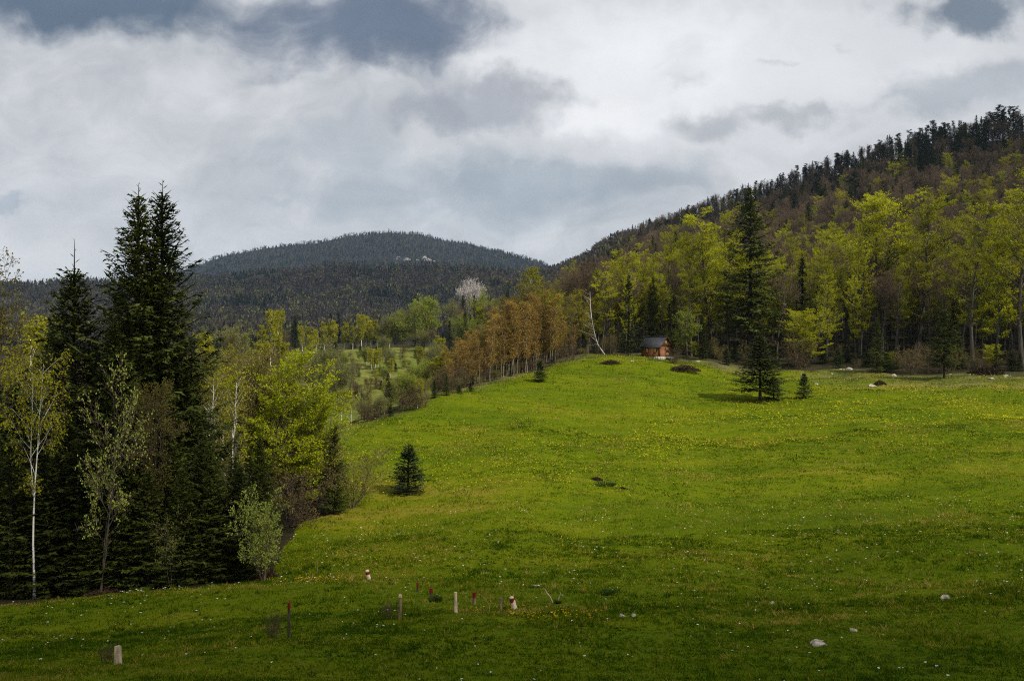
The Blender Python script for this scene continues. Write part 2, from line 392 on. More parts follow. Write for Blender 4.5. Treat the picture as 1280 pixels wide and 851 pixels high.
# ------------------------------------------------------------------ trees (generators give trunk VF and crown VF)
def gen_spruce(H, R, seed, low=.06, twig=.22, full=1.0, spire=.03, wh=.5, droop=1.0, tw=.13, top_sparse=0.0, sag=0.0, pw=.75, ragged=.5):
    rng = np.random.default_rng(seed)
    tr, cr = VF(), VF()
    r0 = H * .013 + .02
    zz = np.linspace(0, 1, 9)
    bendx = np.cumsum(rng.normal(0, .012, 9)) * H * .1
    pts = np.stack([bendx * zz, np.cumsum(rng.normal(0, .012, 9)) * H * .1 * zz, zz * H], 1)[None]
    polytubes(tr, pts, (r0 * (1 - zz) ** .85 + .012)[None], 7)
    z = low * H; zs = []
    while z < H * (1 - spire):
        zs.append(z); t = z / H
        z += wh * (1 - .55 * t) * rng.uniform(.75, 1.25)
    st, dr, ln, bd, tint = [], [], [], [], []
    for z in zs:
        t = (z / H - low) / (1 - low)
        prof = (1 - t) ** pw * (1 - .25 * math.exp(-t * 9))
        nb = int(round(rng.uniform(4.6, 6.6) * full * (1 - top_sparse * t)))
        a0 = rng.uniform(0, 2 * PI)
        for b in range(max(nb, 3)):
            az = a0 + 2 * PI * b / max(nb, 3) + rng.normal(0, .25)
            L = R * prof * (1.12 - ragged * rng.random() ** 1.4) * (1.1 - .2 * (b % 2)) + .12
            up = .75 * t ** 1.5 + .05 - .38 * droop * (1 - t) ** 1.3 + rng.normal(0, .09)
            st.append([np.interp(z, pts[0, :, 2], pts[0, :, 0]), np.interp(z, pts[0, :, 2], pts[0, :, 1]), z + rng.normal(0, .08)])
            dr.append([math.cos(az), math.sin(az), up]); ln.append(L); bd.append(.5 * droop * (1 - t) + .12 - sag)
    st, dr, ln, bd = map(np.array, (st, dr, ln, bd))
    bp, br = grow(st, dr, ln, .008 + ln * .007, 5, bd, .05, rng)
    polytubes(cr, bp, br, 3, tint=.15)
    # side twigs carrying needles
    m = np.maximum((ln / twig).astype(int), 2)
    mm = int(m.max())
    s_, d_, pi, s, _ = sprout(bp, br, mm, .10, 1.0, .95, .55, rng, .15, side=True)
    keep = (np.arange(len(pi)) % mm) < m[pi] * 1.0
    # keep an even spread over each branch
    keep = rng.random(len(pi)) < (m / mm)[pi]
    s_, d_, pi, s = s_[keep], d_[keep], pi[keep], s[keep]
    Lt = (.30 * ln[pi] * (1 - .75 * s) + .16) * rng.uniform(.7, 1.2, len(pi))
    Lt = np.minimum(Lt, 1.0)
    d_[:, 2] -= rng.uniform(.05, .5, len(pi)) * droop
    nz = rng.normal(0, .35, (len(pi), 3)); nz[:, 2] += 1
    sh = rng.uniform(0, 1, len(pi)) * .6 + .4 * s
    rhombs(cr, s_, d_, nz, Lt, tw * (1 + .5 * Lt), tint=sh)
    # smaller sprays off the twigs
    for fr_, sd in ((.35, 1), (.5, -1), (.68, 1)):
        c = s_ + nrm(d_) * (Lt * fr_)[:, None]
        side = nrm(np.cross(nrm(d_), nz)) * sd
        dd = nrm(d_) * .75 + side * .6 + rng.normal(0, .15, c.shape); dd[:, 2] -= .12 * droop
        rhombs(cr, c, dd, nz, Lt * .5 + .05, tw * .8, tint=np.clip(sh + rng.normal(0, .12, len(sh)), 0, 1))
    # needles along the branch axis
    for k in range(5):
        a, b = bp[:, k], bp[:, k + 1]
        nn = rng.normal(0, .3, a.shape); nn[:, 2] += 1
        l = np.linalg.norm(b - a, axis=1)
        rhombs(cr, a, b - a, nn, l * 1.5, tw * 1.3, tint=rng.uniform(.2, .8, len(a)))
    # leader
    tp = pts[0, -1]
    nl = 14
    zl = np.linspace(1 - spire * 2.2, 1.0, nl); cpos = np.stack([np.full(nl, tp[0]), np.full(nl, tp[1]), zl * H], 1)
    az = np.arange(nl) * 2.4
    dd = np.stack([np.cos(az), np.sin(az), np.full(nl, .9)], 1)
    rhombs(cr, cpos, dd, np.stack([-np.sin(az), np.cos(az), np.zeros(nl)], 1) + .3, .12 + R * .10 * (1 - zl) / spire, tw * .5, tint=.6)
    return tr, cr

def gen_broad(H, R, seed, cb=.25, nl=26, ns=7, nt=6, lv=5, leaf=.22, lw=.6, up=.75, flat=.5, bend=.15, profpk=.45, trad=None, twigs=True,
              lflat=.5, droop=0., lean=0., fork=0, top=.97, wob=.05, sparse=0.0, kt=3, r_tw=.008, jag=.3, stems=1, ltint=(0, 1), spread=.25):
    """broadleaf: trunk(s) and limbs in the trunk mesh, twigs and leaves in the crown mesh (material slots: leaf, twig)"""
    rng = np.random.default_rng(seed)
    tr, cr, lf = VF(), VF(), VF()
    r0 = trad or H * .0105 + .03
    K = 8
    S = []
    for i in range(stems):
        az = rng.uniform(0, 2 * PI)
        tilt = (0 if stems == 1 else rng.uniform(.4, 1.1) * spread)
        p, r = grow(np.array([[math.cos(az) * r0 * (i > 0) * 1.5, math.sin(az) * r0 * (i > 0) * 1.5, -.15]]), np.array([[math.cos(az) * tilt + lean, math.sin(az) * tilt, 1.0]]), np.array([H * top * (1 if i == 0 else rng.uniform(.7, .98))]), np.array([r0]), K, .25 if stems > 1 else (.3 if lean == 0 else .12), wob, rng, .12)
        S.append((p, r))
    P = np.concatenate([a for a, _ in S]); Rr = np.concatenate([b for _, b in S])
    Rr[:, 0] *= 1.35
    polytubes(tr, P, Rr, 7)
    if fork:
        s_, d_, pi, s, r = sprout(P, Rr, fork, cb * 1.0, min(cb + .3, .7), .38, 0, rng, .08)
        fp, fr = grow(s_, d_, H * (1 - s) * .85, r * .75, K, .35, wob * .8, rng, .15)
        polytubes(tr, fp, fr, 6)
        P = np.concatenate([P, fp]); Rr = np.concatenate([Rr, fr])
    m = max(3, int(nl / len(P)) )
    s_, d_, pi, s, r = sprout(P, Rr, m, cb, .99, up, 0, rng, .15)
    t = np.clip((s - cb) / (1 - cb), 0, 1)
    tt = np.clip((s_[:, 2] / H - cb) / (1 - cb), 0, 1)
    prof = np.where(tt < profpk, .55 + .45 * tt / profpk, np.sqrt(np.clip(1 - ((tt - profpk) / (1.02 - profpk)) ** 2, 0, 1)))
    ln = R * prof * rng.uniform(1 - jag, 1 + jag * .4, len(s)) * 1.1 + .25
    lp, lr = grow(s_, d_, ln, np.minimum(r * .55, .006 * H) * (.5 + .5 * prof) + r_tw * .5, 5, bend, wob * 1.4, rng, .2)
    polytubes(tr, lp, lr, 4)
    s2, d2, p2, ss2, r2 = sprout(lp, lr, ns, .22, 1.0, .7, flat, rng, .2, side=flat > .6)
    l2 = ln[p2] * (.55 - .3 * ss2) * rng.uniform(.6, 1.2, len(p2)) + .15
    bp, br = grow(s2, d2, l2, np.minimum(r2 * .6, .02) + r_tw * .6, 3, bend * .5 - droop * .8, wob * 1.6, rng, .35)
    # leading shoots of the limbs count as sub-branches too
    polytubes(cr, bp, br, 3)
    s3, d3, p3, ss3, r3 = sprout(bp, br, nt, .2, 1.0, .7, flat, rng, .25, side=flat > .6)
    if droop: d3[:, 2] -= droop
    l3 = l2[p3] * (.6 - .25 * ss3) * rng.uniform(.6, 1.25, len(p3)) + .1
    tp, t_r = grow(s3, d3, l3, np.full(len(p3), r_tw), kt - 1, -droop * 1.2, wob * 1.5, rng, .5)
    if twigs: polytubes(cr, tp, t_r, 3)
    if lv > 0:
        if sparse:
            keep = rng.random(len(tp)) > sparse; tp = tp[keep]; 
        n = len(tp)
        pi = np.repeat(np.arange(n), lv)
        s = rng.uniform(.15, 1.05, n * lv)
        k = np.minimum((s * (kt - 1)).astype(int), kt - 2); f = s * (kt - 1) - k
        c = tp[pi, k] + (tp[pi, k + 1] - tp[pi, k]) * f[:, None]
        c = c + rng.normal(0, leaf * .3, c.shape)
        dv = nrm(tp[pi, -1] - tp[pi, 0]) + rng.normal(0, .6, c.shape)
        dv[:, 2] -= droop
        nn = rng.normal(0, 1 - lflat + .15, c.shape); nn[:, 2] += lflat + .2
        sz = leaf * rng.uniform(.65, 1.25, len(c))
        tint = np.clip(rng.uniform(ltint[0], ltint[1], len(c)) * .75 + .25 * rng.random(len(bp))[np.minimum(p3[pi] if not sparse else pi % len(bp), len(bp) - 1)], 0, 1)
        rhombs(lf, c, dv, nn, sz, sz * lw, tint=tint)
    return tr, cr, lf

def gen_pine(H, R, seed, cb=.45):
    """old black pine: bare lower trunk, flat tiers of dark needles"""
    rng = np.random.default_rng(seed)
    tr, cr = VF(), VF()
    p, r = grow(np.array([[0, 0, -.2]]), np.array([[rng.normal(0, .04), rng.normal(0, .04), 1.]]), np.array([H]), np.array([H * .013]), 8, .3, .03, rng, .15)
    polytubes(tr, p, r, 6)
    nt_ = int(rng.integers(11, 16))
    s_, d_, pi, s, rr = sprout(p, r, nt_ * 2, cb, 1.0, 1.25, 0, rng, .15)
    t = (s - cb) / (1 - cb)
    ln = R * (1 - .55 * t) * rng.uniform(.45, 1.1, len(s))
    bp, br = grow(s_, d_, ln, rr * .5, 4, .25, .1, rng, .3)
    polytubes(tr, bp, br, 4)
    s2, d2, p2, ss, _ = sprout(bp, br, 9, .3, 1.0, .8, .7, rng)
    n = 7
    c = np.repeat(s2, n, 0) + rng.normal(0, 1, (len(s2) * n, 3)) * np.array([.38, .38, .16])
    dv = rng.normal(0, 1, c.shape); dv[:, 2] = np.abs(dv[:, 2]) * .6
    rhombs(cr, c, dv, rng.normal(0, 1, c.shape), rng.uniform(.35, .7, len(c)), .22, tint=rng.random(len(c)))
    return tr, cr

LIB = {}
def to_mesh(key, name, vfs_mats, smooth=False):
    """one mesh out of several VFs, a material slot each"""
    vs, qs, ts, aa, qm = [], [], [], [], []
    off = 0; mats = []
    for k, (vf, mt) in enumerate(vfs_mats):
        v, q, t, a = vf.arrays()
        if not len(v): continue
        if mt not in mats: mats.append(mt)
        mi = mats.index(mt)
        vs.append(v); qs.append(q + off); aa.append(a); qm.append(np.full(len(q), mi)); off += len(v)
    return make_mesh(name, np.concatenate(vs), np.concatenate(qs), None, mats, qmat=np.concatenate(qm), attrs={'tint': np.concatenate(aa)}, smooth=smooth)

def reg(kind, H, trunk, crown, tm, cms, bare=False):
    """trunk/crown pair plus the same tree as one mesh, for copies too small to show parts"""
    crown = [(vf, M[m]) for vf, m in zip(crown, cms)]
    full = to_mesh(kind, kind + '_tree', [(trunk, M[tm])] + crown)
    tme = to_mesh(kind, 'trunk', [(trunk, M[tm])], smooth=True); cme = to_mesh(kind, 'crown', crown)
    LIB.setdefault(kind, []).append(dict(H=H, trunk=tme, crown=cme, full=full))

for sd in (1, 2):
    t, c = gen_spruce(25, 6.9, sd, low=.04, twig=.17, wh=.58, tw=.135, full=1.15, droop=1.05, ragged=.62, pw=.88, spire=.045); reg('tall_spruce', 25, t, [c], 'bark_dark', ['spruce'])
t, c = gen_spruce(24, 6.4, 3, low=.05, twig=.17, wh=.55, tw=.14, full=1.2, droop=1.0, ragged=.55, spire=.10, pw=.95); reg('spire_spruce', 24, t, [c], 'bark_dark', ['spruce'])
for sd in (34, 35):
    t, c = gen_spruce(10, 3.0, sd, low=.20, twig=.15, wh=.42, tw=.11, full=1.15, droop=.8, pw=.75, ragged=.45); reg('edge_spruce', 10, t, [c], 'bark_dark', ['spruce'])
for sd in (4, 5, 6):
    t, c = gen_spruce(12, 3.0, sd, low=.03, twig=.16, wh=.42, tw=.10, full=1.1, droop=.75, pw=.85); reg('spruce', 12, t, [c], 'bark_dark', ['spruce'])
for sd in (7, 8, 9):
    t, c = gen_spruce(4, 1.45, sd, low=.04, twig=.10, wh=.25, tw=.075, full=1.2, droop=.35, spire=.07, pw=1.0, ragged=.35); reg('young_spruce', 4, t, [c], 'bark_dark', ['young_spruce'])
t, c = gen_spruce(30, 7.4, 31, low=.20, twig=.26, wh=.95, tw=.22, full=1.15, droop=1.05, sag=.32, ragged=.6, pw=.7); reg('old_spruce', 30, t, [c], 'bark_dark', ['spruce'])
for sd in (12, 13, 14):
    t, c = gen_spruce(20, 3.7, sd, low=.10, twig=.36, wh=.85, tw=.24, full=1.0, droop=.9, ragged=.6); reg('hill_spruce', 20, t, [c], 'bark_dark', ['spruce'])
for sd in (15, 16, 17):
    t, c = gen_pine(19, 3.6, sd, cb=.35 + .08 * (sd - 15)); reg('pine', 19, t, [c], 'bark_dark', ['pine'])
for sd in (21, 22, 23, 24):
    t, c, l = gen_broad(21, 3.4, sd, cb=.20, nl=40, ns=8, nt=6, lv=6, leaf=.21, lw=.6, up=.85, flat=.75, bend=.08, profpk=.3, lflat=.8, jag=.6, fork=sd % 2)
    reg('beech', 21, t, [l, c], 'bark_beech', ['beech', 'bark_beech'])
for sd in (25, 26):
    t, c, l = gen_broad(21, 3.2, sd, cb=.25, nl=42, ns=9, nt=6, lv=4, leaf=.26, up=.9, flat=.7, bend=.1, profpk=.35, lflat=.7, jag=.45, fork=1)
    reg('opening_beech', 21, t, [l, c], 'bark_beech', ['beech_dull', 'twig'])
for sd in (31, 32, 33):
    t, c, l = gen_broad(19, 3.2, sd, cb=.35, nl=34, ns=9, nt=8, lv=2, leaf=.16, up=.6, flat=.1, bend=.35, profpk=.4, fork=2, r_tw=.014, sparse=.35)
    reg('bare', 19, t, [l, c], 'bark', ['brown_bud', 'twig'])
for sd in (41, 42, 43):
    t, c, l = gen_broad(13, 2.1, sd, cb=.24, nl=34, ns=8, nt=6, lv=5, leaf=.15, up=.55, flat=.1, bend=.1, profpk=.4, droop=.35, r_tw=.007, trad=.085)
    reg('birch', 13, t, [l, c], 'bark_birch', ['birch', 'twig'])
for sd in (51, 52, 53):
    t, c, l = gen_broad(12, 1.3, sd, cb=.20, nl=32, ns=7, nt=6, lv=2, leaf=.14, up=.55, flat=.1, bend=.3, profpk=.45, r_tw=.010, trad=.075)
    reg('orange', 12, t, [l, c], 'bark_pale', ['orange', 'twig_red'])
for sd in (61, 62):
    t, c, l = gen_broad(11, 3.0, sd, cb=.12, nl=76, ns=9, nt=6, lv=8, leaf=.15, lw=.62, up=.95, flat=.7, bend=.12, profpk=.3, lflat=.7, jag=.45, stems=5, spread=.32, trad=.085)
    reg('near_beech', 11, t, [l, c], 'bark', ['beech_lime', 'bark_beech']); reg('low_beech', 11, t, [l, c], 'bark', ['beech', 'bark_beech'])
for sd in (63, 64):
    t, c, l = gen_broad(11, 2.3, sd, cb=.15, nl=40, ns=8, nt=7, lv=4, leaf=.11, up=.6, flat=.1, bend=.3, profpk=.4, stems=2, spread=.2, trad=.08)
    reg('olive_tree', 11, t, [l, c], 'bark', ['olive', 'twig'])
for sd in (66, 67):
    t, c, l = gen_broad(3.2, 1.2, sd, cb=.12, nl=40, ns=5, nt=4, lv=3, leaf=.085, up=.45, flat=0, bend=.2, profpk=.6, stems=9, spread=.55, trad=.022, r_tw=.005)
    reg('bare_shrub', 3.2, t, [l, c], 'twig', ['olive', 'twig'])
for sd in (68, 69):
    t, c, l = gen_broad(3.2, 1.4, sd, cb=.10, nl=40, ns=6, nt=5, lv=5, leaf=.11, up=.6, flat=0, bend=.2, profpk=.6, stems=7, spread=.5, trad=.025, r_tw=.005, sparse=.15)
    reg('pale_shrub', 3.2, t, [l, c], 'twig', ['pale', 'twig'])
for sd in (70, 71):
    t, c, l = gen_broad(8, 3.4, sd, cb=.10, nl=60, ns=9, nt=6, lv=6, leaf=.19, up=.8, flat=0, bend=.15, profpk=.5, fork=3)
    reg('round_green', 8, t, [l, c], 'bark', ['green', 'twig'])
for sd in (72, 73):
    t, c, l = gen_broad(8, 3.3, sd, cb=.12, nl=52, ns=9, nt=7, lv=4, leaf=.15, up=.7, flat=0, bend=.2, profpk=.5, fork=3)
    reg('round_willow', 8, t, [l, c], 'bark', ['willow', 'twig'])
t, c, l = gen_broad(9, 4.0, 75, cb=.52, nl=60, ns=9, nt=6, lv=6, leaf=.17, up=.8, flat=0, bend=.15, profpk=.5, fork=3); reg('cherry', 9, t, [l, c], 'bark', ['white', 'twig'])
t, c, l = gen_broad(9, 2.3, 77, cb=.30, nl=30, ns=7, nt=5, lv=4, leaf=.105, lw=.7, up=.9, flat=.3, bend=.2, profpk=.4, stems=3, spread=.22, trad=.05, sparse=.3, lflat=.3)
reg('pale_sapling', 9, t, [l, c], 'bark', ['pale', 'twig'])
t, c, l = gen_broad(6.5, 1.9, 78, cb=.35, nl=26, ns=7, nt=5, lv=6, leaf=.17, up=.8, flat=.3, bend=.2, profpk=.4, trad=.05); reg('green_sapling', 6.5, t, [l, c], 'bark', ['green', 'twig'])
for sd in (81, 82):
    t, c, l = gen_broad(2.6, 1.9, sd, cb=.05, nl=44, ns=6, nt=5, lv=4, leaf=.12, up=.8, flat=0, bend=.2, profpk=.5, stems=8, spread=.9, trad=.02, r_tw=.006, sparse=.2)
    reg('brown_shrub', 2.6, t, [l, c], 'twig', ['dead', 'twig'])
for sd in (46, 47):
    t, c, l = gen_broad(12, 1.5, sd, cb=.30, nl=24, ns=7, nt=6, lv=4, leaf=.10, up=.5, flat=.1, bend=.1, profpk=.4, droop=.3, r_tw=.005, trad=.085, sparse=.2)
    reg('near_birch', 12, t, [l, c], 'bark_birch', ['birch', 'twig'])
for sd in (48, 49):
    t, c, l = gen_broad(13, 2.0, sd, cb=.20, nl=34, ns=8, nt=6, lv=6, leaf=.21, up=.5, flat=.1, bend=.1, profpk=.4, droop=.3, r_tw=.007, trad=.11)
    reg('far_birch', 13, t, [l, c], 'bark_birch', ['birch', 'twig'])
# two special birches
t, c, l = gen_broad(12, 1.8, 45, cb=.38, nl=20, ns=7, nt=6, lv=4, leaf=.13, up=.6, bend=.1, flat=.1, droop=.3, fork=1, trad=.075); reg('forked_birch', 12, t, [l, c], 'bark_birch', ['birch', 'twig'])
def gen_leaner(H, seed):
    rng = np.random.default_rng(seed); tr, cr, lf = VF(), VF(), VF()
    s = np.array([0, .08, .18, .32, .48, .64, .8, 1.0]); xs = np.array([0, -.055, -.12, -.16, -.195, -.22, -.235, -.24]) * H * 1.02
    p = np.stack([xs, .02 * H * np.sin(s * 5), s * H], 1)[None]; r = (.10 * (1 - s) ** .8 + .018)[None]
    polytubes(tr, p, r, 7)
    s_, d_, pi, ss, rr = sprout(p, r, 18, .25, .98, .95, 0, rng); d_[:, 0] = -np.abs(d_[:, 0]) * 1.2; d_[:, 2] = np.abs(d_[:, 2]) * .5
    lp, lr = grow(s_, d_, rng.uniform(1.2, 3.2, len(s_)), rr * .4, 5, .2, .1, rng); polytubes(tr, lp, lr, 4)
    s2, d2, p2, s3, r2 = sprout(lp, lr, 9, .3, 1, .6, 0, rng); tp, t_r = grow(s2, d2, rng.uniform(.4, 1.1, len(s2)), np.full(len(s2), .012), 2, -.3, .1, rng); polytubes(cr, tp, t_r, 3)
    n = len(tp); c = np.repeat(tp[:, -1], 3, 0) + rng.normal(0, .2, (n * 3, 3)); c[:, 2] += .0
    rhombs(lf, c, rng.normal(0, 1, c.shape), rng.normal(0, 1, c.shape), .14, .09, tint=rng.random(len(c)))
    return tr, cr, lf
t, c, l = gen_leaner(12, 5); reg('leaning_birch', 12, t, [l, c], 'bark_birch', ['orange', 'twig'])

# ------------------------------------------------------------------ placing things
RNG = random.Random(77)
def setp(o, label=None, cat=None, group=None, kind=None):
    if label: o['label'] = label
    if cat: o['category'] = cat
    if group: o['group'] = group
    if kind: o['kind'] = kind
    return o
PLACED = []
def plant(kind, name, u, d, h, label, cat='tree', group=None, parts=True, var=None, rot=None, wid=1.0, sink=.0, tilt=(0, 0)):
    L = LIB[kind]; i = RNG.randrange(len(L)) if var is None else var % len(L)
    e = L[i]; s = h / e['H']
    x, y, z = at(u, d)
    rz = RNG.uniform(0, 2 * PI) if rot is None else rot
    if parts:
        o = clean(bpy.data.objects.new(name, None)); o.empty_display_size = .3
        for part in ('trunk', 'crown'):
            c = clean(bpy.data.objects.new(part, e[part])); c.parent = o
    else:
        o = clean(bpy.data.objects.new(name, e['full']))
    o.location = (x, y, z - sink - .05 * s); o.rotation_euler = (tilt[0], tilt[1], rz); o.scale = (s * wid, s * wid, s)
    setp(o, label, cat, group)
    PLACED.append((x, y, h, kind))
    return o
def by_px(kind, name, u, vb, vt, label, d=None, **k):
    """a tree whose foot shows at photo row vb and whose tip at vt"""
    if d is None: d = d_at(u, vb)
    z = float(tz(u, d)); top = (V0 - vt) / F * d
    return plant(kind, name, u, d, max(top - z, .3), label, **k)

# ================================================================== the ground
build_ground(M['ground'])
SP, BE, BI, BA, OR, SH, PI_ = 'spruce_tree', 'beech_tree', 'birch_tree', 'bare_tree', 'budding_tree', 'shrub', 'pine_tree'

# ================================================================== dark wood on the near left
by_px('tall_spruce', SP, 172, 0, 229, 'tall dark spruce with several short leaders, left of the twin tallest spruces', d=50, var=0, rot=.4)
by_px('tall_spruce', SP, 203, 0, 224, 'tallest dark spruce with one sharp spire, right of the twin tallest spruces', d=52, var=1, rot=2.0)
by_px('spire_spruce', SP, 91, 0, 299, 'dark spruce with long thin bare spire standing beside the two tallest spruces', d=50, var=0, rot=4.4)
by_px('tall_spruce', SP, 143, 0, 392, 'shorter dark spruce filling the gap between the thin-spired spruce and the twins', d=47, var=0, rot=3.1, wid=1.0)
by_px('tall_spruce', SP, -22, 0, 440, 'dark spruce cut by the left picture edge above the black thicket', d=46, var=0, rot=5.1, wid=1.1)
by_px('spruce', SP, 228, 0, 452, 'dark spruce tucked against the foot of the tallest spruce', d=50, var=1)
by_px('spruce', SP, 60, 0, 500, 'black-green spruce just behind the forked white birch', d=49, var=2, wid=1.1)
by_px('spruce', SP, 120, 0, 520, 'black-green spruce behind the sapling with pale leaves', d=48.5, var=0, wid=1.1)
for u, vt, d, w, lab in [
    (14, 550, 43.5, 1.29, 'low dark spruce at the wood edge nearest the left picture border'),
    (55, 562, 44.5, 1.23, 'low dark spruce under the forked white birch'),
    (98, 547, 45.0, 1.23, 'low dark spruce between the forked birch and the pale-leaved sapling'),
    (145, 567, 45.2, 1.23, 'low dark spruce at the foot of the pale-leaved sapling'),
    (185, 584, 44.6, 1.23, 'low dark spruce at the wood edge below the twin tallest spruces'),
    (212, 535, 46.2, 1.25, 'pointed young spruce rising under the bronze-leaved sapling'),
    (252, 548, 46.0, 1.25, 'broad young spruce under the pair of white birches'),
    (294, 566, 46.5, 1.3, 'young spruce at the wood corner behind the pale willow shrub'),
    (236, 618, 44.6, 1.3, 'small spruce at the grass edge beside the brown debris heap'),
    (112, 640, 44.0, 1.3, 'small black-green spruce at the grass edge among fallen brown twigs'),
    (312, 560, 56.0, 1.0, 'dark spruce between the two white birches and the bright beech'),
    (335, 575, 60.0, 1.0, 'dark spruce hidden low behind the bright yellow-green beech'),
    (20, 470, 52.0, 1.1, 'spruce rising behind the left-edge thicket in deep shade')]:
    by_px('spruce', SP, u, 0, vt, lab, d=d, wid=w)
by_px('spruce', SP, 418, 0, 527, 'dark green spruce leaning out of the shade of the bright beech', d=62.5, var=1, wid=.95)
for u, vt, d, w, lab in [
    (190, 318, 53.5, .8, 'spruce filling the heart of the wood directly behind the twins'),
    (150, 352, 55, .9, 'spruce behind the left flank of the twin tallest spruces'),
    (226, 402, 54, .9, 'spruce behind the right flank of the twin tallest spruces'),
    (118, 418, 53, .9, 'spruce between the thin-spired spruce and the twins, deep in shade'),
    (66, 392, 54, .8, 'spruce behind the left flank of the thin-spired spruce'),
    (32, 448, 54, .9, 'deep-shade spruce behind the forked white birch'),
    (-4, 470, 50, 1.0, 'deep-shade spruce at the left picture edge'),
    (246, 492, 52.5, 1.0, 'spruce at the right flank of the dark wood before the birch pair'),
    (168, 470, 46.5, .9, 'spruce with low boughs in front of the twin tallest spruces'),
    (262, 545, 45.5, 1.1, 'spruce with low boughs before the white-trunked birch pair'),
    (300, 578, 45.8, 1.2, 'squat spruce right behind the pale willow shrub'),
    (228, 580, 44.8, 1.1, 'squat spruce at the grass edge under the bronze-leaved tree'),
    (325, 540, 57.0, .9, 'dark spruce between birch pair and bright beech, low in shade'),
    (84, 490, 46.5, .9, 'spruce with low boughs in front of the thin-spired spruce')]:
    by_px('tall_spruce', SP, u, 0, vt, lab, d=d, wid=w)
by_px('forked_birch', BI, 43, 0, 440, 'birch with a white forked trunk against black spruces', d=43.2, var=0, rot=1.57, wid=.8)
by_px('pale_sapling', 'leafy_sapling', 124, 0, 466, 'tall sapling with scattered pale leaves in front of the black spruces', d=43.6, var=0, rot=.7, wid=.62)
by_px('olive_tree', 'leafy_sapling', 208, 0, 488, 'bronze-leaved young tree in front of the twin tallest spruces', d=45.4, var=0, wid=.8)
by_px('pale_sapling', 'leafy_sapling', 214, 0, 636, 'small pale-leaved sapling low among the dark spruces', d=43.6, var=0, rot=2.7, wid=.8)
by_px('pale_shrub', 'willow_shrub', 330, 718, 640, 'pale grey-green willow shrub at the corner of the dark wood', d=43.0, var=0, wid=.78)
by_px('near_birch', BI, 270, 0, 452, 'yellow-green birch with the longer bright white trunk of the pair', d=57, var=0, rot=.3)
by_px('near_birch', BI, 284, 0, 466, 'slimmer birch of the white-trunked pair, right of the longer one', d=56, var=1, rot=1.2)
by_px('birch', BI, 262, 0, 470, 'thin birch half hidden behind the white-trunked pair', d=60, var=2)
by_px('olive_tree', OR, 306, 0, 446, 'reddish-brown budding tree between the white birches and the bright beech', d=61, var=0)
by_px('olive_tree', OR, 326, 0, 455, 'olive-brown budding tree touching the bright beech', d=62, var=1)
by_px('olive_tree', OR, 344, 0, 475, 'thin olive budding tree just behind the bright beech', d=66, var=0, wid=.8)
by_px('near_beech', BE, 373, 640, 446, 'bright yellow-green many-stemmed beech at the corner of the wood', d=62, var=0, rot=1.1, wid=.88)
by_px('near_beech', BE, 396, 638, 484, 'lower bright beech grown into the side of the largest bright beech', d=63.5, var=1, rot=.2, wid=.82)
by_px('bare_shrub', 'willow_shrub', 440, 633, 560, 'olive-brown willow shrub with spreading bare stems beside the bright beech', d=63.5, var=0, rot=.5, wid=1.15)
by_px('bare_shrub', 'willow_shrub', 421, 634, 580, 'smaller bare-stemmed shrub between beech and spreading willow', d=63, var=1, wid=1.0)
by_px('brown_shrub', 'shrub', 362, 640, 605, 'dark red-brown undergrowth bush under the bright beech', d=59.5, var=0)
by_px('olive_tree', OR, -8, 0, 318, 'thin-twigged tall tree cut by the left picture edge', d=60, var=0, rot=2, wid=.8)
by_px('birch', BI, 15, 0, 405, 'yellow-green birch at the left picture edge behind the spruces', d=66, var=1)
by_px('birch', BI, 45, 0, 435, 'yellow-brown birch between the left edge and the thin-spired spruce', d=75, var=2)
for u, vt, d, k, nm, lab in [
    (-40, 430, 80, 'spruce', SP, 'spruce behind the yellow birches at the left picture edge'),
    (62, 455, 90, 'bare', BA, 'bare brown tree seen past the thin-spired spruce'),
    (30, 470, 95, 'olive_tree', OR, 'olive budding tree in the gap at the left picture edge'),
    (75, 480, 100, 'birch', BI, 'pale birch deep in the gap beside the thin-spired spruce')]:
    by_px(k, nm, u, 0, vt, lab, d=d)
